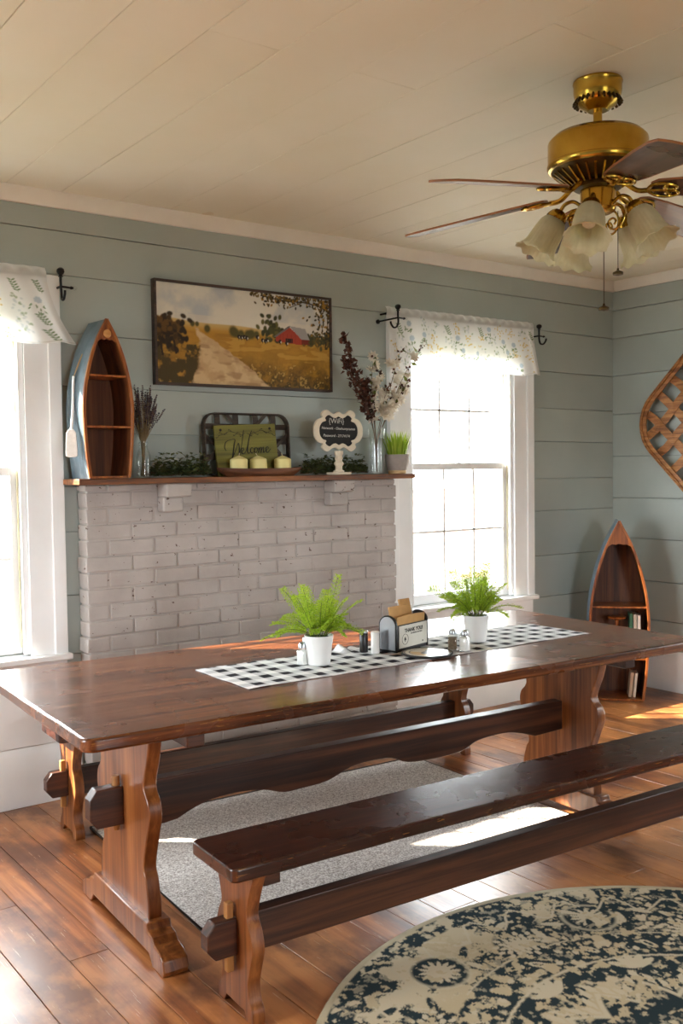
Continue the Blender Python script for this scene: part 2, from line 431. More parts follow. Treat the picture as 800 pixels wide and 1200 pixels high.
M_INK = plain('black_ink', (34, 32, 28), 0.8)
M_CHALK = plain('white_chalk', (206, 206, 202), 0.9)
M_DARKGREEN = leafmat('dark_greenery_leaves', (58, 70, 42), (104, 112, 68), 0.3)
M_FERN = leafmat('bright_fern_leaves', (140, 176, 44), (188, 208, 66), 0.5)
M_GRASS = leafmat('yellow_green_grass_blades', (132, 168, 44), (186, 206, 74), 0.45)
M_STEM = plain('brown_twig', (96, 72, 50), 0.7)
M_REDLEAF = leafmat('dried_brown_leaves', (58, 34, 26), (104, 58, 42), 0.2)
M_PETAL = leafmat('white_petals', (226, 216, 200), (244, 240, 230), 0.35)
M_GREENLEAF = leafmat('green_branch_leaves', (70, 88, 36), (122, 130, 62), 0.3)
M_LAV = leafmat('dried_lavender_buds', (58, 46, 60), (92, 78, 92), 0.1)
M_SPLINT = wood('woven_splint_wood', (112, 68, 30), (160, 104, 52), (188, 134, 78), 'X', 0.55, 1.4, 0.0, 0.2)
M_SPLINTDK = wood('dark_splint_wood', (38, 28, 22), (58, 46, 36), (82, 68, 54), 'X', 0.6, 1.4, 0.0, 0.2)

# ------------------------------------------------------------------ setting
# floor boards run away from the camera towards the mantel wall
mb = MB(); x = XL; rnd = random.Random(3)
mb.box(XL-0.2, XR+0.2, YB-0.2, D+0.2, -0.06, -0.012)
while x < XR:
    wd = rnd.choice((0.118, 0.128, 0.14, 0.15)); y = YB-rnd.random()*2
    while y < D+0.1:
        L = rnd.uniform(2.2, 4.0)
        mb.box(x+0.0011, min(x+wd, XR+0.1)-0.0011, max(y, YB-0.1)+0.0008, min(y+L, D+0.12)-0.0008, -0.02, 0.0)
        y += L
    x += wd
struct(mb.build('floor', M_FLOOR, bevel=0.0012, bevel_seg=1))
# ceiling boards
mb = MB(); x0s = [XL, -1.08, -0.85, -0.62, -0.385, -0.15, 0.09, 0.33, 0.61, 0.873, 1.097, 1.329, 1.560, 1.821, 2.067, 2.364, 2.66, 2.92, 3.17, 3.42, 3.68, 3.93, 4.2, 4.46, 4.72, 4.98, XR+0.1]
mb.box(XL-0.2, XR+0.2, YB-0.2, D+0.2, CEIL+0.012, CEIL+0.06)
butts = {11: 2.367, 13: 2.367, 14: 1.808, 9: 1.3, 16: 1.5, 12: 0.5}
for i, (a, b) in enumerate(zip(x0s, x0s[1:])):
    cuts = [YB-0.1] + ([butts[i]] if i in butts else []) + [D+0.1]
    for c0, c1 in zip(cuts, cuts[1:]): mb.box(a+0.0009, b-0.0009, c0+0.0009, c1-0.0009, CEIL+random.uniform(0, 0.0012), CEIL+0.02)
struct(mb.build('ceiling', M_CEIL, bevel=0.0012, bevel_seg=1))

def planks(mb, along, edges, holes, c_face, c_back, lo, hi, drop=0.0):
    """horizontal shiplap on one wall; along: 'x' or 'y'; holes: list of (a,b,z0,z1)"""
    cuts = sorted({lo, hi, *[h[0] for h in holes], *[h[1] for h in holes]})
    for z0, z1 in zip(edges, edges[1:]):
        for a, b in zip(cuts, cuts[1:]):
            segs = [(z0, z1)]
            for h in holes:
                if h[0] < (a+b)/2 < h[1]:
                    segs = [q for s0, s1 in segs for q in ((s0, min(s1, h[2])), (max(s0, h[3]), s1)) if q[1]-q[0] > 0.004]
            for s0, s1 in segs:
                g0 = 0.0016 if s0 == z0 else 0; g1 = 0.0016 if s1 == z1 else 0
                fa, fb = (drop*(a-lo)/(hi-lo), drop*(b-lo)/(hi-lo)) if drop else (0, 0)
                q = [(a, c_face, s0+g0+fa), (b, c_face, s0+g0+fb), (b, c_back, s0+g0+fb), (a, c_back, s0+g0+fa), (a, c_face, s1-g1+fa), (b, c_face, s1-g1+fb), (b, c_back, s1-g1+fb), (a, c_back, s1-g1+fa)]
                if along == 'y': q = [(p[1], p[0], p[2]) for p in q]
                mb.hexa(q)
bz = [0.0, 0.20, 0.40, 0.635, 0.890, 1.165, 1.362, 1.588, 1.791, 2.015, 2.260, 2.446, CEIL+0.12]
mb = MB()
hb = [(a, b, WIN_Z0, WIN_Z1) for a, b in OPEN_BACK]
planks(mb, 'x', bz, hb, D, D+0.02, XL-0.1, XR+0.1, -0.035)
cx = [XL-0.2, *[v for h in OPEN_BACK for v in h], XR+0.2]
mb.box(cx[0], cx[1], D+0.022, D+0.15, -0.05, CEIL+0.05); mb.box(cx[2], cx[3], D+0.022, D+0.15, -0.05, CEIL+0.05); mb.box(cx[4], cx[5], D+0.022, D+0.15, -0.05, CEIL+0.05)
for a, b in OPEN_BACK: mb.box(a, b, D+0.022, D+0.15, -0.05, WIN_Z0); mb.box(a, b, D+0.022, D+0.15, WIN_Z1, CEIL+0.05)
struct(mb.build('wall_back', M_WALL, bevel=0.0012, bevel_seg=1))
rz = [0.0, 0.21, 0.43, 0.674, 0.940, 1.197, 1.464, 1.735, 1.984, 2.225, 2.403, CEIL+0.1]
def side_wall(name, c, sgn, holes, along, lo, hi, z0=WIN_Z0, z1=WIN_Z1):
    mb = MB(); planks(mb, along, rz, [(a, b, z0, z1) for a, b in holes], c, c+sgn*0.02, lo, hi)
    e = [lo-0.2, *[v for h in holes for v in h], hi+0.2]
    def bx(a, b, q0, q1):
        if along == 'y': mb.box(min(c+sgn*0.022, c+sgn*0.15), max(c+sgn*0.022, c+sgn*0.15), a, b, q0, q1)
        else: mb.box(a, b, min(c+sgn*0.022, c+sgn*0.15), max(c+sgn*0.022, c+sgn*0.15), q0, q1)
    for a, b in zip(e[::2], e[1::2]): bx(a, b, -0.05, CEIL+0.05)
    for a, b in holes: bx(a, b, -0.05, z0); bx(a, b, z1, CEIL+0.05)
    return struct(mb.build(name, M_WALL, bevel=0.0012, bevel_seg=1))
side_wall('wall_right', XR, 1, FILL_OPEN_RIGHT, 'y', YB, D)
side_wall('wall_left', XL, -1, OPEN_LEFT, 'y', YB, D)
side_wall('wall_front', YB, -1, FILL_OPEN_REAR, 'x', XL, XR)

# crown boards and baseboards
crown = [(0, 0), (-0.018, 0), (-0.045, 0.045), (-0.045, 0.062), (0, 0.062)]
mb = MB(); mb.prism([(D+y, 2.523+z) for y, z in crown], XL, XR, 'x'); struct(mb.build('trim_1', M_TRIMC, bevel=0.002))
mb = MB(); mb.prism([(XR+y, 2.523+z) for y, z in crown], YB, D-0.03, 'y'); struct(mb.build('trim_2', M_TRIMC, bevel=0.002))
def skirting(name, pieces):
    mb = MB()
    for along, a, b, c, s in pieces:
        prof = [(c, 0), (c+s*0.02, 0), (c+s*0.02, 0.215), (c+s*0.014, 0.232), (c+s*0.008, 0.25), (c, 0.25)]
        mb.prism(prof, a, b, along)
    struct(mb.build(name, M_TRIM, bevel=0.0015))
skirting('baseboard_back', [('x', XL, 1.60, D, -1), ('x', 3.33, XR-0.022, D, -1)])
skirting('baseboard_right', [('y', YB, D, XR, -1)])
skirting('baseboard_left', [('y', YB, D, XL, 1)])

# windows -----------------------------------------------------------------
def window(name, a, b):
    """double-hung sash window in the back wall with casing, stool and panelled apron"""
    cw = 0.155; o = bpy.data.objects.new(name, None); COL.objects.link(o); o.location = (a, D, 0); struct(o)
    W = b-a; mb = MB()
    def casing(x0, x1, z0, z1, vertical=True):
        mb.box(x0, x1, -0.018, 0.002, z0, z1)
    mb.box(-cw, 0.0, -0.016, 0.001, WIN_Z0-0.02, WIN_Z1+cw); mb.box(W, W+cw, -0.016, 0.001, WIN_Z0-0.02, WIN_Z1+cw); mb.box(0, W, -0.016, 0.001, WIN_Z1, WIN_Z1+cw)
    mb.box(-cw, -cw+0.055, -0.030, -0.015, WIN_Z0-0.02, WIN_Z1+cw); mb.box(W+cw-0.055, W+cw, -0.030, -0.015, WIN_Z0-0.02, WIN_Z1+cw)
    mb.build('casing', M_TRIM, o, bevel=0.003)
    mb = MB(); mb.box(-0.001, 0.014, 0.0, 0.15, WIN_Z0, WIN_Z1); mb.box(W-0.014, W+0.001, 0.0, 0.15, WIN_Z0, WIN_Z1); mb.box(0, W, 0.0, 0.15, WIN_Z1-0.014, WIN_Z1)
    mb.box(0.014, 0.024, 0.0, 0.02, WIN_Z0, WIN_Z1); mb.box(W-0.024, W-0.014, 0.0, 0.02, WIN_Z0, WIN_Z1)
    mb.build('jamb', M_TRIM, o, bevel=0.0015)
    mb = MB(); mb.box(-cw-0.012, W+cw+0.012, -0.055, 0.02, WIN_Z0-0.035, WIN_Z0-0.008); mb.box(0, W, 0.02, 0.16, WIN_Z0-0.03, WIN_Z0)
    mb.build('stool', M_TRIM, o, bevel=0.006)
    mb = MB(); mb.box(-cw, W+cw, -0.014, 0.001, 0.252, WIN_Z0-0.035)
    mb.build('apron', M_TRIM, o, bevel=0.002)
    def sash(nm, z0, z1, y, rows, bot):
        s = MB(); st = 0.042; x0, x1 = 0.014, W-0.014
        s.box(x0, x0+st, y-0.014, y+0.014, z0, z1); s.box(x1-st, x1, y-0.014, y+0.014, z0, z1)
        s.box(x0+st, x1-st, y-0.014, y+0.014, z0, z0+bot); s.box(x0+st, x1-st, y-0.014, y+0.014, z1-0.035, z1)
        so = s.build(nm, M_TRIM, o, bevel=0.002)
        gx0, gx1, gz0, gz1 = x0+st, x1-st, z0+bot, z1-0.035
        m = MB()
        for k in (1, 2): xx = gx0+(gx1-gx0)*k/3; m.box(xx-0.007, xx+0.007, y-0.009, y+0.009, gz0, gz1)
        for k in range(1, rows): zz = gz0+(gz1-gz0)*k/rows; m.box(gx0, gx1, y-0.009, y+0.009, zz-0.007, zz+0.007)
        m.build('muntin', M_TRIM, so, bevel=0.0015)
        g = MB(); g.box(gx0, gx1, y-0.0015, y+0.0015, gz0, gz1); g.build('pane', M_PANE, so, smooth=False)
        return so
    lo = sash('lower_sash', WIN_Z0+0.002, 1.428, 0.045, 2, 0.055)
    sash('upper_sash', 1.400, WIN_Z1-0.014, 0.078, 2, 0.032)
    l = MB(); l.lathe([(0.016, 0), (0.016, 0.006), (0.009, 0.01), (0.009, 0.016)], 14, None, (W/2, 0.045, 1.428)); l.box(W/2-0.004, W/2+0.03, 0.04, 0.05, 1.438, 1.445)
    l.build('sash_lock', M_CHROME, lo, bevel=0.001)
    c = MB(); c.tube([(W-0.03, 0.02, WIN_Z0+0.03), (W-0.03, 0.02, 1.40), (W-0.03, 0.022, WIN_Z1-0.05)], 0.0035, 6); c.build('sash_cord', plain('sash_cord', (206, 196, 160), 0.8), o)
    return o
window('window_1', *OPEN_BACK[0]); window('window_2', *OPEN_BACK[1])

def plain_window(name, along, c, s, a, b, z0, z1):
    """windows outside the picture, right and rear ones added for fill light: casing, two sashes, glass"""
    mb = MB(); cw = 0.11
    def bx(q0, q1, d0, d1, h0, h1):
        e0, e1 = sorted((c+s*d0, c+s*d1))
        (mb.box(q0, q1, e0, e1, h0, h1) if along == 'x' else mb.box(e0, e1, q0, q1, h0, h1))
    for q0, q1, h0, h1 in ((a-cw, a, z0-cw, z1+cw), (b, b+cw, z0-cw, z1+cw), (a, b, z1, z1+cw), (a, b, z0-cw, z0)): bx(q0, q1, -0.018, 0.0, h0, h1)
    zm = (z0+z1)/2
    for q0, q1, h0, h1 in ((a, a+0.04, z0, z1), (b-0.04, b, z0, z1), (a, b, z0, z0+0.05), (a, b, z1-0.04, z1), (a, b, zm-0.02, zm+0.02), ((a+b)/2-0.02, (a+b)/2+0.02, z0, z1)): bx(q0, q1, 0.05, 0.08, h0, h1)
    return struct(mb.build(name, M_TRIM, bevel=0.002))
plain_window('fill_window_right', 'y', XR, 1, *FILL_OPEN_RIGHT[0], WIN_Z0, WIN_Z1)  # frame of the added fill opening in the right wall
plain_window('window_4', 'y', XL, -1, *OPEN_LEFT[0], WIN_Z0, WIN_Z1)
plain_window('fill_window_rear', 'x', YB, -1, *FILL_OPEN_REAR[0], WIN_Z0, WIN_Z1)  # frame of the added fill opening behind the camera

# outside ------------------------------------------------------------------
M_LAWN = plain('lawn_grass', (84, 86, 74), 0.9, var=0.3, scale=3)
mb = MB(); mb.box(-30, 40, D+0.35, 60, -0.75, -0.70); mb.box(-30, XL-0.35, -30, D+0.35, -0.75, -0.70); mb.box(XR+0.35, 40, -30, D+0.35, -0.75, -0.70); mb.box(XL-0.35, XR+0.35, -30, YB-0.35, -0.75, -0.70)
struct(mb.build('ground', M_LAWN, smooth=False))
t = thing('yard_fence', 'tall pale wooden board fence standing on the lawn outside the windows', 'fence', (-4, 13.5, -0.70))
mf = wood('weathered_fence_wood', (150, 112, 92), (182, 146, 124), (204, 174, 154), 'Z', 0.8)
mb = MB()
for i in range(150):
    mb.box(i*0.15, i*0.15+0.142, 0, 0.02, 0.02, 1.75+0.015*math.sin(i*3.1))
mb.build('boards', mf, t)
mb = MB()
for z in (0.35, 1.4): mb.box(0, 22.5, 0.02, 0.06, z, z+0.09)
mb.build('rail', mf, t)
for k in range(10):
    mb = MB(); mb.box(k*2.45, k*2.45+0.09, 0.06, 0.15, 0, 1.8); mb.build('post', mf, t)

# fireplace -----------------------------------------------------------------
FX0, FX1, FY, FTOP = 1.605, 3.325, 4.0, 1.352
fp = thing('brick_fireplace', 'white painted brick chimney breast between the two windows below the mantel', 'fireplace', (FX0, FY, 0))
mb = MB(); rnd = random.Random(5)
mb.box(0.014, FX1-FX0-0.014, 0.0042, D-FY-0.003, 0, FTOP)
zc0 = 0.0; k = 0
while zc0 < FTOP-0.01:
    hgt = min(0.0695, FTOP-zc0); xx = -0.11*(k % 2)
    while xx < FX1-FX0:
        a, b = max(xx, 0), min(xx+0.215, FX1-FX0)
        if b-a > 0.02:
            ja = rnd.uniform(-0.004, 0.008) if a == 0 else 0.0; jb = rnd.uniform(-0.008, 0.004) if b == FX1-FX0 else 0.0
            yy = rnd.uniform(-0.003, 0.003); dz = rnd.uniform(-0.0015, 0.0015)
            mb.hexa([(a+0.004+ja, yy, zc0+0.0034+dz), (b-0.004+jb, yy+rnd.uniform(-.002, .002), zc0+0.0034-dz), (b-0.004+jb, D-FY-0.002, zc0+0.0034), (a+0.004+ja, D-FY-0.002, zc0+0.0034),
                     (a+0.004+ja*0.5, yy+rnd.uniform(-.002, .002), zc0+hgt-0.0034+dz), (b-0.004+jb, yy, zc0+hgt-0.0034-dz), (b-0.004+jb, D-FY-0.002, zc0+hgt-0.0034), (a+0.004+ja*0.5, D-FY-0.002, zc0+hgt-0.0034)])
        xx += 0.215
    zc0 += 0.0695; k += 1
mb.build('brickwork', M_BRICK, fp, bevel=0.0045, bevel_seg=2)
for cxx, w1, w2 in ((2.005, 0.125, 0.100), (2.915, 0.125, 0.110)):
    mb = MB(); x0 = cxx-FX0
    mb.box(x0-w1/2, x0+w1/2, -0.098, 0.0, FTOP-0.062, FTOP); mb.box(x0-w1/2, x0-w1/2+w2, -0.062, 0.0, FTOP-0.128, FTOP-0.060)
    mb.build('corbel', M_BRICK, fp, bevel=0.008, bevel_seg=2)
# mantel
mb = MB(); pts = []
for i in range(31): pts.append((1.542+1.823*i/30, 3.89+0.003*math.sin(i*1.7)))
out = pts+[(3.365, D-0.001), (1.542, D-0.001)]
mb.prism(out, FTOP, 1.376, 'z')
mant = mb.build('mantel_shelf', M_SHELFWOOD, bevel=0.002)
tag(mant, 'rough brown wooden mantel shelf board along the top of the white brick fireplace', 'shelf')
ZM = 1.3765

# ------------------------------------------------------------------ furniture
rnd = random.Random(9)
def plank_outline(L, W, r, wob, seed, n=26):
    """a board outline with softly rounded corners and hand-worn, slightly wavy edges"""
    q = random.Random(seed); out = []
    def arc(cx, cy, a0):
        for k in range(5): a = math.radians(a0+90*k/4); out.append((cx+r*math.cos(a), cy+r*math.sin(a)))
    arc(L-r, W-r, 0)
    for i in range(1, n): out.append((L-r-(2*L-2*r)*i/n, W+q.uniform(-wob, wob)))
    arc(-L+r, W-r, 90)
    for i in range(1, 10): out.append((-L+q.uniform(-wob, wob), W-r-(2*W-2*r)*i/10))
    arc(-L+r, -W+r, 180)
    for i in range(1, n): out.append((-L+r+(2*L-2*r)*i/n, -W+q.uniform(-wob, wob)))
    arc(L-r, -W+r, 270)
    for i in range(1, 10): out.append((L+q.uniform(-wob, wob), -W+r+(2*W-2*r)*i/10))
    return out
def sym(prof, c=0.0, n=5):
    """closed outline from half-width/height pairs going down one side, smoothed"""
    p = crom2(prof, n); return [(c+w, z) for w, z in p]+[(c-w, z) for w, z in reversed(p)]

TAB = thing('trestle_table', 'long dark-stained wooden trestle table set with a checked runner, in front of the fireplace', 'table', (2.14, 2.7525, 0), (0, 0, -0.0595))
mb = MB(); mb.prism(plank_outline(1.20, 0.513, 0.035, 0.0022, 4), 0.703, 0.740, 'z')
mb.build('tabletop', M_TOP, TAB, bevel=0.008, bevel_seg=3)
leg_prof = [(0.235, 0.703), (0.229, 0.64), (0.212, 0.576), (0.182, 0.504), (0.188, 0.476), (0.213, 0.448), (0.219, 0.404), (0.195, 0.339), (0.172, 0.274), (0.168, 0.242), (0.182, 0.218), (0.199, 0.153), (0.200, 0.100)]
foot_half = [(0.222, 0.108), (0.228, 0.088), (0.262, 0.082), (0.276, 0.066), (0.312, 0.060), (0.338, 0.044), (0.346, 0.016), (0.340, 0.0), (0.262, 0.0), (0.235, 0.030)]
foot_out = foot_half+[(-a, z) for a, z in reversed(foot_half)]
for uc, vc, s in ((-0.908, -0.026, -1), (0.952, -0.016, 1)):
    mb = MB(); mb.prism([(vc+a, z) for a, z in [(p[0], p[1]) for p in sym(leg_prof)]], uc-0.021, uc+0.021, 'x')
    lg = mb.build('leg', M_LEG, TAB, bevel=0.004)
    mb = MB(); mb.prism([(vc+a, z) for a, z in foot_out], uc-0.038, uc+0.038, 'x'); mb.build('foot', M_LEG, lg, bevel=0.004)
    mb = MB(); mb.box(uc-s*0.021, uc-s*0.075, vc-0.40, vc+0.40, 0.648, 0.703); mb.build('batten', M_BEAM, lg, bevel=0.004)
st = [(-0.887, 0.452), (0.931, 0.452), (0.931, 0.335), (0.78, 0.330)]
low = [(0.72, 0.349), (0.64, 0.366), (0.55, 0.367), (0.47, 0.358), (0.40, 0.333), (0.27, 0.327), (0.15, 0.335), (0.07, 0.364), (-0.02, 0.369), (-0.10, 0.362), (-0.2, 0.331), (-0.30, 0.325), (-0.37, 0.325), (-0.45, 0.348), (-0.55, 0.358), (-0.66, 0.349), (-0.755, 0.315)]
st += crom2(low, 4)+[(-0.80, 0.310), (-0.887, 0.310)]
mb = MB(); mb.prism(st, -0.045, 0.005, 'y'); mb.build('stretcher', M_BEAM, TAB, bevel=0.003)
def tenon(L, z0, z1, u, s, v0, v1):
    """the stretcher's wedged tongue that sticks out beyond the leg, corners cut"""
    c = 0.028; mb = MB()
    mb.prism([(u, z0), (u+s*(L-c*0.8), z0), (u+s*L, z0+c), (u+s*L, z1-c), (u+s*(L-c*0.8), z1), (u, z1)], v0, v1, 'y'); return mb
for u, s, v in ((-0.929, -1, -0.022), (0.973, 1, -0.016)):
    tenon(0.105, 0.335, 0.452, u, s, v-0.024, v+0.024).build('tenon', M_BEAM, TAB, bevel=0.003)
    mb = MB(); pu = u+s*0.016
    mb.lathe([(0.009, 0.315), (0.011, 0.33), (0.013, 0.475), (0.011, 0.482)], 10, None, (pu, v, 0)); mb.build('peg', M_PEG, TAB, smooth=True)

def bench(name, label, loc, rot, half, mat_leg):
    B = thing(name, label, 'bench', loc, (0, 0, rot), 'trestle benches')
    mb = MB(); mb.prism(plank_outline(half, 0.123, 0.02, 0.0012, 8), 0.388, 0.425, 'z'); mb.build('seat', M_SEAT, B, bevel=0.006, bevel_seg=3)
    prof = [(0.112, 0.388), (0.1065, 0.375), (0.088, 0.335), (0.072, 0.290), (0.071, 0.266), (0.086, 0.243), (0.097, 0.215), (0.100, 0.188), (0.090, 0.155), (0.078, 0.120), (0.072, 0.093), (0.080, 0.055), (0.094, 0.036), (0.097, 0.012)]
    p = crom2(prof, 4); out = p+[(0.095, 0.0), (0.062, 0.0), (0.05, 0.022), (-0.05, 0.022), (-0.062, 0.0), (-0.095, 0.0)]+[(-a, z) for a, z in reversed(p)]
    lu = half-0.062
    for s in (-1, 1):
        mb = MB(); mb.prism(out, s*lu-s*0.036, s*lu, 'x'); lg = mb.build('leg', mat_leg, B, bevel=0.003)
        mb = MB(); mb.box(s*(lu-0.036), s*(lu-0.085), -0.10, 0.10, 0.352, 0.388); mb.build('batten', M_BEAM, lg, bevel=0.003)
        tenon(0.085, 0.155, 0.252, s*lu, s, -0.021, 0.021).build('tenon', M_BEAM, B, bevel=0.003)
        mb = MB(); mb.box(s*(lu+0.006), s*(lu+0.026), -0.012, 0.008, 0.110, 0.292); mb.build('peg', M_PEG, B, bevel=0.003)
    mb = MB(); mb.box(-lu+0.035, lu-0.035, -0.021, 0.021, 0.150, 0.255); mb.build('stretcher', M_BEAM, B, bevel=0.003)
    return B
bench('trestle_bench', 'dark wooden trestle bench on the near side of the long table, beside the round rug', (2.240, 2.128, 0), -0.0555, 1.052, M_LEG)
bench('trestle_bench', 'dark wooden trestle bench on the far side of the long table, beside the brick fireplace', (2.3535, 3.612, 0), -0.0635, 1.041, M_LEG)

# grey mat under the table
t = thing('floor_mat', 'speckled grey woven floor mat lying under the long table', 'rug', (1.39, 2.60, 0))
MT = NT('speckled_grey_mat'); f = MT.noise(MT.coord('Object', (1, 1, 1)), 170, 2, 0.7)
MT.set(Base_Color=MT.ramp(f, [(0.34, lin((132, 122, 116))), (0.5, lin((196, 187, 180))), (0.66, lin((236, 231, 226)))]), Roughness=0.95); MT.bump(f, 0.5, 0.004)
quad = [(0.0, 0.0), (1.645, -0.035), (1.675, 0.98), (0.072, 1.06)]
mb = MB(); mb.prism(quad, 0.0, 0.009, 'z'); mb.build('mat_body', MT.m, t, bevel=0.002)
mb = MB(); mb.tube([(a, b, 0.0065) for a, b in quad], 0.0065, 6, closed=True); mb.build('binding', plain('dark_mat_binding', (66, 56, 50), 0.9), t)

# round rug -----------------------------------------------------------------
RC, RR = (2.035, 1.262), 0.985
t = thing('round_rug', 'round cream and navy medallion rug with a faded floral pattern', 'rug', (RC[0], RC[1], 0))
cv = Canvas(2*RR, 2*RR, 0.0046, (204, 192, 166)); X, Y = cv.X-RR, cv.Y-RR
R = np.hypot(X, Y); A = np.arctan2(Y, X)
NAVY, CRM, CRM2 = (44, 57, 62), (202, 192, 168), (192, 178, 148)
n1, n2, n3, n4 = cv.noise(9, 5, 1), cv.noise(26, 4, 2), cv.noise(60, 3, 3), cv.noise(3.2, 4, 4)
cv.put(np.clip((n4-0.42)*4, 0, 1), CRM2)
def sm(x, w=0.02): return np.clip(x/w+0.5, 0, 1)
def band(a, b): return sm(R-a, 0.006)*sm(b-R, 0.006)
dens = 0.50+0.05*np.cos(A*3+1)
cv.put(sm(0.42*n1+0.36*n2+0.22*n3-dens+0.042, 0.02)*band(0.0, 0.955), NAVY)           # all-over worn blotches
cv.put(sm(n2-0.44, 0.05)*band(0.895, 0.965), NAVY)
petal = 0.5+0.5*np.cos(A*18)
cv.put(band(0.525, 0.645)*sm(n2-0.43, 0.04), NAVY); cv.put(band(0.415, 0.512)*sm(n2-0.36, 0.05), NAVY)
ser = 0.006*np.abs(((A/(2*PI)*110) % 1)-0.5)
cv.put(sm(0.0045-np.abs(R-0.516-ser), 0.004), CRM); cv.put(sm(0.003-np.abs(R-0.652), 0.004)*(n1 > 0.47), CRM)
for k in range(20):                                                              # leaf border
    a = 2*PI*k/20; x, y = RR+0.585*math.cos(a), RR+0.585*math.sin(a)
    cv.ell(x, y, 0.030, 0.014, a+0.7, CRM); cv.ell(x, y, 0.019, 0.006, a+0.7, NAVY); [cv.ell(RR+(0.56+0.05*((q*7+k) % 3)/2)*math.cos(a+.08+q*.07), RR+(0.56+0.05*((q*7+k) % 3)/2)*math.sin(a+.08+q*.07), 0.013, 0.009, a+q, CRM) for q in range(3)]
for k in range(16):                                                               # rosettes and flowers in the outer field
    a = 2*PI*k/16+1.1125; rad = 0.767 if k % 2 == 0 else 0.70; x, y = RR+rad*math.cos(a), RR+rad*math.sin(a)
    if k % 2 == 0:
        cv.ell(x, y, 0.088, 0.088, 0, CRM); cv.ell(x, y, 0.079, 0.079, 0, NAVY)
        for j in range(14): b = 2*PI*j/14; cv.ell(x+0.036*math.cos(b), y+0.036*math.sin(b), 0.024, 0.007, b, CRM)
        cv.ell(x, y, 0.024, 0.024, 0, CRM); cv.ell(x, y, 0.010, 0.010, 0, CRM2)
    else:
        cv.ell(x, y, 0.085, 0.075, a, NAVY)
        for rr in (0.08, 0.06, 0.04, 0.02):
            for j in range(12): b = 2*PI*j/12+rr*40; cv.ell(x+rr*math.cos(b), y+rr*0.8*math.sin(b), 0.012, 0.008, b, CRM)
    for j in range(7):
        b = a+0.17+0.06*j*0.8; r_ = 0.76+0.06*math.sin(j*1.9+k); cv.ell(RR+r_*math.cos(b), RR+r_*math.sin(b), 0.036, 0.012, b+1.2+j, NAVY if j % 2 else CRM)
    pts = [(RR+(0.845+0.05*math.sin(q*1.1))*math.cos(a+q*0.036), RR+(0.845+0.05*math.sin(q*1.1))*math.sin(a+q*0.036)) for q in range(11)]
    for p, q in zip(pts, pts[1:]): cv.seg(*p, *q, 0.008, CRM)
for k in range(10):                                                              # inner medallion flowers
    a = 2*PI*k/10+0.48; x, y = RR+0.455*math.cos(a), RR+0.455*math.sin(a)
    for j in range(5): b = a+(j-2)*0.5; cv.ell(x+0.04*math.cos(b), y+0.04*math.sin(b), 0.040, 0.013, b, CRM)
    for j in range(3): b = a+2.6+j*0.5; cv.ell(x+0.055*math.cos(b), y+0.055*math.sin(b), 0.028, 0.010, b, NAVY)
zig = np.abs(((A/(2*PI)*16) % 1)-0.5)*2
cv.put(sm(0.013-np.abs(R-(0.30+0.08*zig)), 0.006), CRM); cv.put(sm(0.022-np.abs(R-(0.345+0.08*zig)), 0.006)*((np.floor(A*40) % 3) > 0), CRM); cv.put(band(0.2, 0.30+0.07)*sm(0.29+0.08*zig-R, 0.01), NAVY); cv.put(band(0.0, 0.29)*sm(n2-0.5, 0.05), NAVY)
cv.put(sm(n3-0.61, 0.05)*0.5, CRM); cv.put(sm(n2*0.5+n3*0.5-0.60, 0.03), CRM2)
cv.put(band(0.966, 0.99), (190, 178, 150))
keep = R < RR-0.001
rug_mat = colattr('printed_rug_pile', 0.95, 0.5, 0.1)
cv.mesh('pile', rug_mat, t, lambda x, y: (x-RR, y-RR, 0.0085), keep)
mb = MB(); mb.lathe([(RR-0.012, 0.0), (RR, 0.001), (RR+0.001, 0.006), (RR-0.003, 0.0092), (RR-0.014, 0.0087)], 128, cap=False); mb.build('rug_edge', plain('cream_rug_binding', (188, 176, 148), 0.95), t)
mb = MB(); mb.lathe([(0.0, 0.002), (RR-0.01, 0.002), (RR-0.01, 0.004), (0, 0.004)], 96); mb.build('backing', plain('rug_backing', (150, 140, 120), 0.95), t)
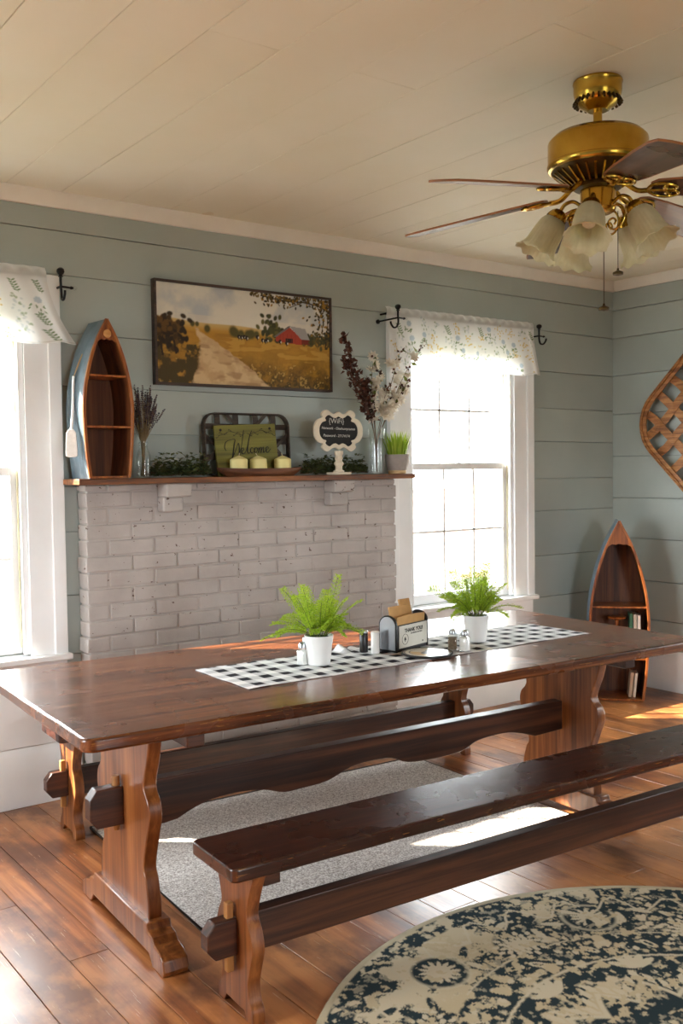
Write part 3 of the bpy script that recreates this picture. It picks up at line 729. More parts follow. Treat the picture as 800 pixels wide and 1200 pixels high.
# ------------------------------------------------------------------ boat shelves
BOAT = [(0.0, 0.80), (0.13, 0.90), (0.27, 0.965), (0.42, 1.0), (0.52, 0.965), (0.60, 0.90), (0.70, 0.765), (0.78, 0.625), (0.86, 0.44), (0.92, 0.27), (0.965, 0.12), (1.0, 0.012)]
def boat_shelf(name, label, loc, rot, H, W, depth, shelves, hull_mat, group, back=0.9, rim=0.009, badge=False):
    """half a rowing boat stood on its transom with shelves across it; front at local y=0, back at +depth"""
    B = thing(name, label, 'boat shelf', loc, (0, 0, rot), group)
    prof = crom2([(w*W/2, t*H) for t, w in BOAT], 4)
    def side(sc, inset, y, s): return [(s*max(w*sc-inset, 0.0015), y, z) for w, z in prof]
    hull = MB()                                              # outer planking: two curved sides of real thickness
    th = 0.006
    for s in (-1, 1):
        fo, bo = side(1, 0, 0.002, s), side(back, 0, depth, s)
        bul = [((a[0]*1.03+b[0])/2*1.04, depth/2, a[2]) for a, b in zip(fo, bo)]
        fi, bi = side(1, th, 0.002, s), side(back, th, depth, s)
        bui = [(a[0]-s*min(th, abs(a[0])-0.001), a[1], a[2]) for a in bul]
        V = [[hull.bm.verts.new(p) for p in row] for row in (fo, bul, bo, bi, bui, fi)]
        for r0_, r1_ in zip(V, V[1:]+V[:1]):
            for i in range(len(r0_)-1): hull._poly([r0_[i], r0_[i+1], r1_[i+1], r1_[i]])
        hull._poly([v[0] for v in V]); hull._poly([v[-1] for v in V])
    ho = hull.build('hull', hull_mat, B, angle=50)
    ln = MB()
    for s in (-1, 1):
        fi, bi = side(1, th+0.001, 0.0025, s), side(back, th+0.001, depth-0.001, s)
        bui = [(s*max(abs((a[0]*1.03+b[0])/2*1.04)-0.001, 0.001), depth/2, a[2]) for a, b in zip(fi, bi)]
        rows = [[ln.bm.verts.new(p) for p in row] for row in (fi, bui, bi)]+[[ln.bm.verts.new((p[0]-s*min(0.0015, abs(p[0])-0.0005), p[1], p[2])) for p in row] for row in (bi, bui, fi)]
        for r0_, r1_ in zip(rows, rows[1:]+rows[:1]):
            for i in range(len(r0_)-1): ln._poly([r0_[i], r0_[i+1], r1_[i+1], r1_[i]])
    ln.build('lining', M_BOATIN, ho, angle=50)
    mb = MB(); o = [(w*back, z) for w, z in prof]; out = [(a-0.003 if a > 0.004 else 0.001, z) for a, z in o]+[(-(a-0.003) if a > 0.004 else -0.001, z) for a, z in reversed(o)]
    mb.prism(out, depth-0.006, depth-0.0005, 'y'); mb.build('back_panel', M_BOATIN, B)
    mb = MB()                                                # gunwale rim
    for s in (-1, 1):
        ou = [(s*(w+0.004), z+0.002) for w, z in prof]; inn = [(s*max(w-rim, 0.0008), z) for w, z in prof]
        for i in range(len(prof)-1):
            a, b, c, d = ou[i], ou[i+1], inn[i+1], inn[i]
            mb.hexa([(p[0], y, p[1]) for y in (-0.006, 0.006) for p in (a, b, c, d)])
    mb.build('gunwale', M_BOATWOOD, B, bevel=0.0015)
    def halfw(z):
        for (w0, z0), (w1, z1) in zip(prof, prof[1:]):
            if z0 <= z <= z1: return w0+(w1-w0)*(z-z0)/max(z1-z0, 1e-6)
        return prof[0][0]
    for z in [0.0]+shelves:
        w0 = halfw(z+0.004)-th-0.001; w1 = w0*0.95; tt = 0.010 if z == 0 else 0.009
        mb = MB(); mb.prism([(-w0, 0.0), (w0, 0.0), (w0*0.985, depth*0.5), (w0*back, depth-0.007), (-w0*back, depth-0.007), (-w0*0.985, depth*0.5)], z, z+tt, 'z')
        mb.build('shelf_board' if z else 'bottom_board', M_BOATWOOD, B, bevel=0.001)
    zt = 0.855*H; hw = halfw(zt)-0.008                       # breasthook in the bow, lower edge scalloped
    tri = [(max(halfw(zt+(H*0.985-zt)*k/6)-0.006, 0.001), zt+(H*0.985-zt)*k/6) for k in range(7)]
    sc = [(-hw, zt), (-hw*0.55, zt+0.018*H), (-hw*0.3, zt+0.012*H), (0, zt+0.022*H), (hw*0.3, zt+0.012*H), (hw*0.55, zt+0.018*H)]
    mb = MB(); mb.prism(tri+[(-a, z) for a, z in reversed(tri)]+sc[1:], -0.002, 0.010, 'y'); bh = mb.build('breasthook', M_BOATWOOD, B)
    if badge:
        mb = MB(); mb.lathe([(0.0, -0.003), (0.016, -0.003), (0.018, 0), (0.016, 0.004), (0, 0.006)], 18, Matrix.Translation((0.0, -0.004, zt+0.052*H)) @ Matrix.Rotation(PI/2, 4, 'X'))
        mb.build('round_badge', wood('pale_badge_wood', (170, 110, 50), (196, 138, 74), (214, 162, 98), 'X', 0.4), bh)
    return B
def hull_paint(name, a, b, c):
    t = NT(name); f = t.noise(t.coord('Object', (1, 1, 0.5)), 6, 5, 0.65)
    t.set(Base_Color=t.ramp(f, [(0.32, lin(a)), (0.55, lin(b)), (0.72, lin(c))]), Roughness=0.32); t.bump(t.noise(t.coord('Object', (3, 14, 3)), 6, 3), 0.12, 0.004); return t.m
MBOAT = boat_shelf('boat_shelf', 'small weathered blue rowing boat shelf standing upright on the left end of the mantel', (1.681, 3.900, ZM+0.001), 0.07, 0.666, 0.226, 0.165, [0.212, 0.425],
           hull_paint('weathered_blue_hull_paint', (58, 76, 84), (104, 120, 130), (176, 184, 190)), 'boat shelves', back=1.0, badge=True)
FB = boat_shelf('boat_shelf', 'tall blue rowing boat bookshelf standing upright on the floor in the far corner', (4.782, 3.695, 0.001), -0.83, 1.075, 0.345, 0.245, [0.245, 0.555],
           hull_paint('slate_blue_hull_paint', (74, 92, 106), (100, 118, 132), (122, 140, 152)), 'boat shelves', back=1.02, rim=0.011)
# paddle hung on the mantel boat's side
PAD = Matrix.Translation((1.561, 3.962, ZM)); t = None
R_ = Matrix.Rotation(math.radians(4), 4, 'X')
mb = MB(); mb.tube([(0.004, 0.022, 0.43), (-0.012, 0.0, 0.28), (-0.024, -0.012, 0.20)], [0.0055, 0.006, 0.006], 10); t = mb.build('paddle', M_WHITEC, MBOAT); t['label'] = 'white paddle tied to the hull'; t.matrix_local = (Matrix.Translation((1.681, 3.900, ZM+0.001)) @ Matrix.Rotation(0.07, 4, 'Z')).inverted() @ PAD
blade = [(-0.022, 0.0), (-0.024, 0.02), (-0.020, 0.095), (-0.010, 0.112), (0.010, 0.112), (0.020, 0.095), (0.024, 0.02), (0.022, 0.0), (0.012, -0.004), (-0.012, -0.004)]
mb = MB(); mb.prism(blade, -0.0035, 0.0035, 'x', Matrix.Translation((-0.026, -0.014, 0.095)) @ Matrix.Rotation(math.radians(62), 4, 'Z')); mb.build('blade', plain('chipped_white_paint', (232, 230, 226), 0.5, var=0.08, scale=60), t, bevel=0.0015)
mb = MB(); mb.tube(crom([(0.004, 0.020, 0.425), (0.012, 0.0, 0.47), (0.028, -0.02, 0.52), (0.020, 0.006, 0.475), (0.006, 0.026, 0.43)], 5), 0.0018, 6); mb.build('twine', plain('jute_twine', (172, 138, 92), 0.9), t)

# books and a stand in the corner boat; local frame of that boat
Rb = Matrix.Translation((4.782, 3.695, 0.001)) @ Matrix.Rotation(-0.83, 4, 'Z')
def in_boat(x, y, z): return Rb @ Vector((x, y, z))
def book(label, x, y, z, th_, h, dp, col, lean=0.0, group='books on the boat bookshelf'):
    b = thing('book', label, 'book', in_boat(x, y, z), (0, lean, -0.83), group)
    m = plain('book_cover_%d_%d_%d' % col, col, 0.5, var=0.06)
    mb = MB(); mb.box(-th_/2, -th_/2+0.0025, 0, dp, 0, h); mb.box(th_/2-0.0025, th_/2, 0, dp, 0, h); mb.box(-th_/2, th_/2, -0.001, 0.0025, 0, h); mb.build('cover', m, b, bevel=0.0008)
    mb = MB(); mb.box(-th_/2+0.0026, th_/2-0.0026, 0.003, dp-0.004, 0.003, h-0.004); mb.build('pages', plain('book_pages', (226, 218, 200), 0.8), b)
book('green book at the left of the upper trio in the corner boat shelf', 0.072, 0.04, 0.2555, 0.016, 0.262, 0.13, (58, 108, 78))
book('pale cream book in the middle of the upper trio in the corner boat shelf', 0.094, 0.045, 0.2555, 0.018, 0.258, 0.13, (206, 200, 184))
book('white book at the right of the upper trio in the corner boat shelf', 0.117, 0.04, 0.2555, 0.017, 0.254, 0.12, (226, 224, 218))
book('beige book leaning at the left of the pair in the bottom of the corner boat', 0.066, 0.05, 0.0125, 0.018, 0.150, 0.11, (196, 172, 146), 0.10)
book('off-white book leaning at the right of the pair in the bottom of the corner boat', 0.089, 0.05, 0.0125, 0.016, 0.146, 0.11, (222, 210, 192), 0.10)
t = thing('wooden_stand', 'small turned wooden pedestal stand beside the books in the corner boat', 'stand', in_boat(-0.008, 0.09, 0.2555))
mb = MB(); mb.lathe([(0.04, 0), (0.042, 0.008), (0.018, 0.02), (0.010, 0.05), (0.013, 0.12), (0.009, 0.17), (0.013, 0.215), (0.03, 0.224)], 20); mb.build('stem', M_BOATWOOD, t)
mb = MB(); mb.lathe([(0.03, 0.2245), (0.053, 0.227), (0.055, 0.236), (0.051, 0.240), (0, 0.240)], 24); mb.build('top_plate', M_BOATWOOD, t)

# ------------------------------------------------------------------ painting
PW, PH = 0.985, 0.476
t = thing('landscape_painting', 'framed farm landscape painting with a red barn hanging above the mantel', 'painting', (1.981, D-0.002, 1.797))
cv = Canvas(PW-0.024, PH-0.024, 0.0030, (176, 182, 184)); W_, H_ = cv.w, cv.h
Sx, Ty = cv.X/W_, 1-cv.Y/H_                                            # Ty from the top
n1, n2, n3, n4 = cv.noise(9, 5, 21), cv.noise(24, 4, 22), cv.noise(60, 3, 23), cv.noise(40, 3, 24, 0.3)
def sm(x, w=0.02): return np.clip(x/w+0.5, 0, 1)
cv.put(np.clip(Ty*2.6, 0, 1), (204, 198, 186)); cv.put(0.8*sm(n1-0.50+0.2*(Ty-0.1), 0.3)*(Ty < 0.42), (222, 216, 200)); cv.put(sm(0.43-n1, 0.25)*(Ty < 0.3), (178, 184, 188))
def P(x, y): return x*W_, (1-y)*H_
hz = 0.335+0.02*np.sin(Sx*9)+0.08*sm(Sx-0.35, 0.5)
cv.put(sm(Ty-hz, 0.012), (196, 166, 104)); cv.put(sm(Ty-hz-0.04, 0.05), (186, 142, 62))
cv.put(sm(Ty-0.45, 0.03), (178, 132, 46)); cv.put(sm(n4-0.5, 0.3)*(Ty > 0.47)*0.8, (158, 114, 40))
cv.put(sm(Ty-0.74, 0.35)*sm(n2-0.42, 0.25)*0.9, (112, 84, 32)); cv.put(sm(Ty-0.84, 0.3)*sm(n3-0.45, 0.2), (74, 60, 28)); cv.put(sm(n3-0.66, 0.06)*(Ty > 0.75)*0.8, (190, 152, 78)); cv.put(sm(n4-0.62, 0.08)*(Ty > 0.5)*(Ty < 0.72)*0.6, (204, 160, 70))
for x, y, r in ((0.27, 0.43, 0.016), (0.415, 0.435, 0.022), (0.43, 0.45, 0.018), (0.50, 0.46, 0.02), (0.52, 0.45, 0.02), (0.55, 0.45, 0.015), (0.19, 0.39, 0.012), (0.215, 0.39, 0.01), (0.46, 0.46, 0.018)): cv.ell(*P(x, y), r*W_*1.05, r*W_*1.2, 0, (84, 78, 38), soft=0.6)
for k in range(60):
    a, b = random.gauss(0.645, 0.030), random.gauss(0.375, 0.055); cv.ell(*P(a, b), 0.014*W_, 0.010*W_, random.random()*3, random.choice(((72, 72, 36), (96, 92, 46), (58, 58, 32))), soft=0.5)
for k in range(50):
    a, b = random.uniform(0.86, 1.0), random.gauss(0.46, 0.035); cv.ell(*P(a, b), 0.014*W_, 0.009*W_, random.random()*3, random.choice(((66, 64, 36), (92, 84, 42))), soft=0.5)
wob = 0.012*(n2-0.5)*4
lft = np.interp(Ty, [0.42, 0.46, 0.56, 0.70, 0.85, 1.0], [0.205, 0.212, 0.232, 0.225, 0.205, 0.185])+wob
rgt = np.interp(Ty, [0.42, 0.46, 0.56, 0.70, 0.85, 1.0], [0.212, 0.228, 0.31, 0.42, 0.53, 0.63])+wob
pm = sm(Sx-lft, 0.012)*sm(rgt-Sx, 0.012)*(Ty > 0.43)
cv.put(pm, (206, 178, 134)); cv.put(pm*sm(n2-0.52, 0.2)*0.7, (184, 150, 108)); cv.put(pm*sm(n4-0.60, 0.1)*0.6, (152, 116, 80))
cv.put(sm(lft-Sx, 0.02)*(Ty > 0.60)*sm(n2+0.25*(Ty-0.6)-0.48, 0.1), (74, 60, 28))
for k in range(150):
    a, b = abs(random.gauss(0.06, 0.05)), random.gauss(0.49, 0.065); cv.ell(*P(a, b), 0.016*W_, 0.011*W_, random.random()*3, random.choice(((48, 36, 18), (66, 46, 20), (96, 66, 26), (38, 30, 18))), soft=0.5)
for x0, y0, x1, y1 in ((0.02, 0.6, 0.03, 0.72), (0.09, 0.58, 0.10, 0.70)): cv.seg(*P(x0, y0), *P(x1, y1), 0.010, (44, 32, 18))
cv.poly([P(0.665, 0.505), P(0.665, 0.445), P(0.745, 0.335), P(0.822, 0.455), P(0.822, 0.525)], (166, 62, 44))      # the barn
cv.poly([P(0.652, 0.455), P(0.745, 0.325), P(0.752, 0.340), P(0.668, 0.458)], (112, 104, 100)); cv.poly([P(0.745, 0.325), P(0.845, 0.345), P(0.873, 0.460), P(0.822, 0.465)], (158, 154, 152))
cv.poly([P(0.822, 0.465), P(0.873, 0.460), P(0.873, 0.515), P(0.822, 0.525)], (118, 46, 36)); cv.poly([P(0.722, 0.505), P(0.722, 0.462), P(0.768, 0.465), P(0.768, 0.512)], (48, 30, 26))
for x in (0.69, 0.71, 0.735, 0.76, 0.785, 0.805): cv.seg(*P(x, 0.51), *P(x, 0.42), 0.0022, (132, 46, 34), 0.7)
for x, y in ((0.447, 0.487), (0.462, 0.49), (0.478, 0.485), (0.492, 0.492), (0.555, 0.475), (0.585, 0.505), (0.602, 0.51), (0.612, 0.50), (0.69, 0.505), (0.73, 0.515)):
    cv.ell(*P(x, y), 0.010*W_, 0.010*W_, 0, (40, 34, 32)); cv.ell(*P(x+0.006, y+0.005), 0.004*W_, 0.005*W_, 0, (210, 200, 184)); cv.seg(*P(x, y), *P(x, y+0.03), 0.004, (46, 38, 34))
br = [(1.0, 0.13), (0.92, 0.075), (0.83, 0.055), (0.74, 0.062), (0.66, 0.05), (0.58, 0.03)]
for p, q in zip(br, br[1:]): cv.seg(*P(*p), *P(*q), 0.007, (60, 42, 26))
for p, q in (((0.92, 0.075), (0.97, 0.24)), ((0.97, 0.2), (0.95, 0.38)), ((0.83, 0.055), (0.75, 0.13)), ((0.66, 0.05), (0.69, 0.12)), ((0.99, 0.2), (0.985, 0.44))): cv.seg(*P(*p), *P(*q), 0.004, (60, 42, 26))
for k in range(330):
    u = random.random()
    if u < 0.55: a = random.uniform(0.52, 1.0); b = abs(random.gauss(0.02, 0.055))+0.02*math.sin(a*20)
    else: a = 1-abs(random.gauss(0.0, 0.065)); b = random.uniform(0.05, 0.55)
    cv.ell(*P(min(a, .995), b), 0.0085*W_, 0.005*W_, random.random()*3, random.choice(((62, 52, 26), (84, 68, 28), (150, 112, 40), (110, 86, 34), (48, 42, 24))), soft=0.5)
cv.mesh('canvas', colattr('painted_canvas', 0.55, 0.25, 0.3, bscale=260), t, lambda x, y: (0.012+x, -0.024, 0.012+y))
mb = MB(); mb.ring(rrect(0, PW, 0, PH, 0.001, 1), rrect(0.012, PW-0.012, 0.012, PH-0.012, 0.001, 1), -0.032, 0.0); mb.build('frame', wood('dark_frame_wood', (40, 28, 22), (58, 42, 34), (78, 58, 46), 'X', 0.5), t, bevel=0.0015)
mb = MB(); mb.box(0.012, PW-0.012, -0.021, -0.002, 0.012, PH-0.012); mb.build('backing', M_BOATIN, t)

# ------------------------------------------------------------------ things on the mantel
# lavender in a glass bottle
t = thing('glass_bottle', 'clear glass milk bottle holding dried lavender beside the small boat shelf', 'bottle', (1.862, 3.958, ZM))
mb = MB(); mb.lathe([(0.0, 0.0), (0.028, 0.0), (0.031, 0.006), (0.031, 0.095), (0.026, 0.115), (0.019, 0.128), (0.018, 0.145), (0.021, 0.150), (0.021, 0.158), (0.0175, 0.158), (0.016, 0.13), (0.023, 0.113), (0.028, 0.094), (0.028, 0.008), (0, 0.006)], 28); mb.build('glass_body', M_GLASS, t)
t = thing('lavender_bunch', 'bunch of dried purple lavender stems standing in the glass bottle', 'dried flowers', (1.862, 3.958, ZM+0.009))
st_, bd = MB(), MB(); rnd = random.Random(4)
for k in range(84):
    a = rnd.random()*2*PI; r1 = 0.012*math.sqrt(rnd.random()); r2 = rnd.uniform(0.015, 0.072); h = rnd.uniform(0.25, 0.385)
    if k == 0: a, r2, h = 0.0, 0.10, 0.285
    if rnd.random() < 0.5 and k: a = rnd.choice((0, PI))+rnd.gauss(0, 0.5)
    p0 = Vector((r1*math.cos(a+2), r1*math.sin(a+2), 0.0)); p1 = Vector((0.010*math.cos(a), 0.010*math.sin(a), 0.15)); p2 = Vector((r2*math.cos(a), min(r2*math.sin(a)*0.7, 0.05), h))
    pts = [p0, p1, p1.lerp(p2, 0.5)+Vector((0, 0, 0.01)), p2]; st_.tube(pts, 0.0011, 5)
    d = (p2-p1).normalized()
    for j in range(9):
        q = p2-d*0.0085*j+d*0.004
        for m in range(3): b = rnd.random()*6.28; bd.leaf(q, d*0.8+Vector((math.cos(b), math.sin(b), 0))*0.8, Vector((math.cos(b), math.sin(b), 0.3)), 0.0095, 0.0062)
st_.build('stems', plain('dried_stems', (122, 104, 74), 0.8), t); bd.build('flower_buds', M_LAV, t, smooth=False, clean=False)

# garland
def garland(name, label, x0, x1, n, seed, hmax):
    g = thing(name, label, 'garland', ((x0+x1)/2, 3.980, ZM+0.001), 0, 'greenery garlands on the mantel')
    rnd = random.Random(seed); hw = (x1-x0)/2
    v = MB()
    for k in range(3): v.tube(crom([(x-0.0, 0.010*math.sin(x*31+k*2), 0.018+0.010*math.sin(x*23+k*3)) for x in np.linspace(-hw, hw, 12)], 4), 0.0022, 5)
    v.build('vine', M_STEM, g); lf = MB()
    for k in range(n):
        x = rnd.uniform(-hw, hw); e = min(1.0, (hw-abs(x))/0.06+0.45); a = rnd.random()*2*PI
        z = 0.007+abs(rnd.gauss(0, 0.42))*hmax*e; z = min(z, hmax*e*1.15)
        d = Vector((math.cos(a), math.sin(a)*0.8, rnd.uniform(-0.1, 0.9)))
        y = max(-0.022, min(0.020, rnd.gauss(0, 0.013)))
        ty = y+d.normalized().y*0.02
        if not (-0.025 < ty < 0.0225) or not abs(x+d.normalized().x*0.022) < hw: continue
        lf.leaf((x, y, z), d, (rnd.random()-0.5, rnd.random()-0.5, 1), rnd.uniform(0.020, 0.032), rnd.uniform(0.013, 0.020), 0.2)
    lf.build('foliage', M_DARKGREEN, g, smooth=False, clean=False)
garland('greenery_garland', 'dark green leafy garland along the mantel between the bottle and the candle tray', 1.905, 2.205, 1000, 5, 0.088)
garland('greenery_garland', 'dark green leafy garland along the mantel behind the chalkboard sign', 2.705, 3.113, 1350, 6, 0.082)

# woven tobacco basket leaning behind the sign
t = thing('tobacco_basket', 'dark flat woven basket leaning on the wall behind the green welcome sign', 'basket', (2.443, 4.052, ZM+0.001), (-0.06, 0, 0))
bw, bh = 0.236, 0.298
mb = MB(); mb.ring(rrect(-bw, bw, 0, bh, 0.06), rrect(-bw+0.007, bw-0.007, 0.007, bh-0.007, 0.054), -0.028, 0.004); mb.build('rim', M_SPLINTDK, t, bevel=0.0015)
def strip(p0, p1, wd, y, th_=0.0025, wav=0.0, n=14, ph=0.0):
    mb = MB(); d = Vector((p1[0]-p0[0], p1[1]-p0[1])); L = d.length; d.normalize(); nx = Vector((-d.y, d.x)); rows = []
    for i in range(n+1):
        u = i/n; yy = y+wav*math.sin(u*PI*wav_n+ph) if wav else y
        c = Vector((p0[0]+d.x*L*u, p0[1]+d.y*L*u)); rows.append([(c.x+nx.x*wd/2, yy-th_/2, c.y+nx.y*wd/2), (c.x-nx.x*wd/2, yy-th_/2, c.y-nx.y*wd/2), (c.x-nx.x*wd/2, yy+th_/2, c.y-nx.y*wd/2), (c.x+nx.x*wd/2, yy+th_/2, c.y+nx.y*wd/2)])
    V = [[mb.bm.verts.new(q) for q in r] for r in rows]
    for A_, B_ in zip(V, V[1:]):
        for k in range(4): mb._poly([A_[k], A_[(k+1) % 4], B_[(k+1) % 4], B_[k]])
    mb._poly(V[0]); mb._poly(V[-1]); return mb
wav_n = 5
for x in (-0.155, -0.055, 0.055, 0.155): strip((x, 0.004), (x, bh-0.004), 0.030, -0.004, wav=0.003, ph=x*60).build('upright_splint', M_SPLINTDK, t)
for z in (0.09, 0.165, 0.235): strip((-bw+0.004, z), (bw-0.004, z), 0.026, -0.004, wav=0.003, ph=z*40).build('cross_splint', M_SPLINTDK, t)
for p0, p1 in (((-0.11, bh-0.005), (0.03, 0.16)), ((0.11, bh-0.005), (-0.03, 0.16)), ((bw-0.004, 0.20), (0.12, 0.10)), ((bw-0.004, 0.06), (0.12, 0.17)), ((-bw+0.004, 0.20), (-0.12, 0.10)), ((-bw+0.004, 0.06), (-0.12, 0.17))): strip(p0, p1, 0.016, -0.011).build('diagonal_splint', M_SPLINTDK, t)

# welcome sign
M_SIGN = wood('olive_green_sign_paint', (84, 80, 28), (108, 104, 38), (128, 124, 52), 'X', 0.6, 0.8, 0.0, 0.15)
t = thing('welcome_sign', 'olive green wooden plaque with the word Welcome in black script behind three candles', 'sign', (2.425, 3.998, ZM+0.001), (-0.09, math.radians(-2.5), 0))
sw, sh = 0.168, 0.245
mb = MB(); mb.box(-sw, sw, 0, 0.012, 0.008, sh); mb.build('board', M_SIGN, t, bevel=0.0025)
def script(strokes, name, y, r=0.0016):
    mb = MB()
    for s_ in strokes:
        wts = [q[2] if len(q) > 2 else 1.0 for q in s_]; p = crom([(q[0], y, q[1]) for q in s_], 5)
        rr = [r*np.interp(i/5, range(len(wts)), wts) for i in range(len(p))]; mb.tube(p, rr, 6)
    return mb.build(name, M_INK, t)
wz = 0.120
W1 = [(-0.115, wz+0.005, .8), (-0.122, wz+0.020, 1.3), (-0.112, wz+0.046, 1.1), (-0.085, wz+0.055, .8), (-0.063, wz+0.056, .8), (-0.070, wz+0.030, 1.9), (-0.080, wz-0.010, 1.9), (-0.086, wz-0.030, 1.2), (-0.062, wz+0.008, .8), (-0.046, wz+0.038, 1), (-0.044, wz+0.010, 1.8), (-0.050, wz-0.022, 1.3), (-0.030, wz+0.025, .8), (-0.018, wz+0.070, 1.2), (-0.010, wz+0.098, .8)]
EL = [(-0.036, wz-0.006, .8), (-0.022, wz+0.004, .9), (-0.022, wz+0.014, 1), (-0.031, wz+0.010, 1.3), (-0.032, wz-0.008, 1.6), (-0.022, wz-0.013, 1), (-0.006, wz+0.004, .8), (0.020, wz+0.070, .8), (0.034, wz+0.094, .9), (0.018, wz+0.066, 1.3), (0.000, wz+0.006, 1.8), (0.004, wz-0.013, 1.2), (0.016, wz-0.004, .8)]
CO = [(0.032, wz+0.010, 1), (0.024, wz+0.014, 1), (0.016, wz+0.002, 1.7), (0.022, wz-0.012, 1.2), (0.036, wz-0.003, .8), (0.044, wz+0.012, 1), (0.038, wz+0.006, 1.6), (0.040, wz-0.010, 1.3), (0.051, wz-0.006, 1), (0.055, wz+0.008, 1.2), (0.046, wz+0.013, .9), (0.062, wz+0.010, .8)]
ME = [(0.066, wz+0.013, 1), (0.060, wz-0.012, 1.5), (0.070, wz+0.010, .8), (0.078, wz+0.012, 1.2), (0.073, wz-0.012, 1.5), (0.084, wz+0.010, .8), (0.091, wz+0.012, 1.2), (0.088, wz-0.011, 1.5), (0.098, wz-0.006, .8), (0.116, wz+0.006, .8), (0.114, wz+0.014, 1), (0.105, wz+0.010, 1.3), (0.104, wz-0.008, 1.6), (0.114, wz-0.012, 1), (0.130, wz+0.004, .7)]
script([W1, EL, CO, ME], 'lettering', -0.0006)
vine = []
for s_ in (-1, 1):
    vine.append([(s_*0.005, 0.203), (s_*0.03, 0.196), (s_*0.06, 0.208), (s_*0.09, 0.214), (s_*0.12, 0.203), (s_*0.15, 0.196)])
    for x, z, a in ((0.03, 0.198, 1), (0.05, 0.205, -1), (0.075, 0.212, 1), (0.1, 0.211, -1), (0.125, 0.201, 1), (0.145, 0.197, -1), (0.015, 0.200, -1)): vine.append([(s_*x, z), (s_*(x+0.008), z+a*0.008), (s_*(x+0.016), z+a*0.010, 2.2), (s_*(x+0.019), z+a*0.007, .6)])
script(vine, 'vine_decoration', -0.0004, 0.0009)
for s_ in (-1, 1):
    mb = MB(); mb.lathe([(0.0, 0), (0.0065, 0), (0.0065, 0.0012), (0, 0.0016)], 14, Matrix.Translation((s_*0.135, 0.0, 0.222)) @ Matrix.Rotation(PI/2, 4, 'X')); mb.build('hanging_hole', M_INK, t)

# dough bowl and candles
t = thing('dough_bowl', 'long shallow brown wooden bowl on the mantel holding three candles', 'bowl', (2.452, 3.9475, ZM))
mb = MB()
def bowl_pt(a, f, z): return (0.232*f*math.copysign(abs(math.cos(a))**0.85, math.cos(a)), 0.0535*f*math.sin(a), z)
NB = 48; rows = [[bowl_pt(2*PI*i/NB, f, z+0.006*abs(math.cos(2*PI*i/NB))**3*(z > 0.01)) for i in range(NB)] for f, z in ((0.80, 0.0), (0.93, 0.014), (0.985, 0.026), (1.0, 0.036), (0.965, 0.036), (0.93, 0.024), (0.84, 0.009))]
V = [[mb.bm.verts.new(p) for p in r] for r in rows]
for A_, B_ in zip(V, V[1:]):
    for i in range(NB): mb._poly([A_[i], A_[(i+1) % NB], B_[(i+1) % NB], B_[i]])
mb._poly(list(reversed(V[0]))); mb._poly(V[-1]); mb.build('bowl_body', wood('dark_bowl_wood', (58, 32, 18), (92, 52, 28), (120, 74, 42), 'X', 0.5), t)
for lab, x, tilt, dx in (('left cream pillar candle in the wooden bowl before the welcome sign', 2.335, 0.0, 0.004), ('middle cream pillar candle tilting slightly in the wooden bowl', 2.443, -0.06, -0.010), ('right cream pillar candle in the wooden bowl before the welcome sign', 2.577, 0.0, -0.006)):
    c = thing('pillar_candle', lab, 'candle', (x, 3.9475, ZM+0.0125), (0, tilt, 0), 'pillar candles in the bowl')
    mb = MB(); mb.lathe([(0.038, 0.0), (0.041, 0.003), (0.041, 0.063), (0.039, 0.067), (0.020, 0.077), (0.004, 0.083), (0, 0.083)], 28); mb.build('wax', M_WAX, c)
    mb = MB(); mb.tube([(0, 0, 0.078), (dx*0.4, 0, 0.086), (dx, 0, 0.096)], 0.0016, 6); mb.build('wick', plain('pale_wick', (206, 190, 150), 0.9), c)

# chalkboard on a turned stand
t = thing('chalkboard_sign', 'scalloped cream framed chalkboard on a turned stand with chalk writing', 'sign', (2.892, 3.9225, ZM), (0, 0, 0))
def scal(sx, sz, grow):
    q = [(1.0, 0.0), (0.97, 0.28), (0.84, 0.52), (0.66, 0.62), (0.70, 0.78), (0.60, 0.93), (0.46, 0.98), (0.30, 0.84), (0.16, 0.80), (0.0, 0.90)]
    full = q+[(-a, b) for a, b in reversed(q[:-1])]; full = full+[(a, -b) for a, b in reversed(full[1:-1])]
    return [(a*sx+math.copysign(grow, a)*(abs(a) > 0.01)*abs(a), 0.217+b*sz+math.copysign(grow, b)*(abs(b) > 0.01)*abs(b)) for a, b in crom2(full, 5, True)]
outer, inner = scal(0.145, 0.100, 0.004), scal(0.118, 0.078, 0.0)
mb = MB(); mb.ring(outer, inner, -0.006, 0.007); mb.build('frame', M_CREAM, t, bevel=0.002)
mb = MB(); mb.prism(scal(0.121, 0.081, 0.0), -0.001, 0.004, 'y'); mb.build('slate', plain('black_slate', (30, 31, 32), 0.85, var=0.25, scale=20), t)
text_mesh('chalk_heading', '{WiFi}', 0.036, M_CHALK, t, (-0.012, -0.0015, 0.264), (PI/2, 0, 0), bold=-0.0003)
text_mesh('chalk_line', 'Network - Onehomycamm', 0.0185, M_CHALK, t, (0.0, -0.0015, 0.228), (PI/2, 0.02, 0), shear=0.12)
text_mesh('chalk_line', 'Password - 27174174', 0.0185, M_CHALK, t, (-0.012, -0.0015, 0.192), (PI/2, 0.02, 0), shear=0.12)
mb = MB(); mb.lathe([(0.027, 0.012), (0.027, 0.020), (0.018, 0.024), (0.017, 0.040), (0.024, 0.052), (0.024, 0.058), (0.016, 0.068), (0.021, 0.080), (0.016, 0.092), (0.022, 0.104), (0.022, 0.118)], 20); mb.build('turned_post', M_CREAM, t)
mb = MB(); mb.box(-0.058, 0.058, -0.028, 0.028, 0, 0.013); mb.build('base', M_CREAM, t, bevel=0.004)

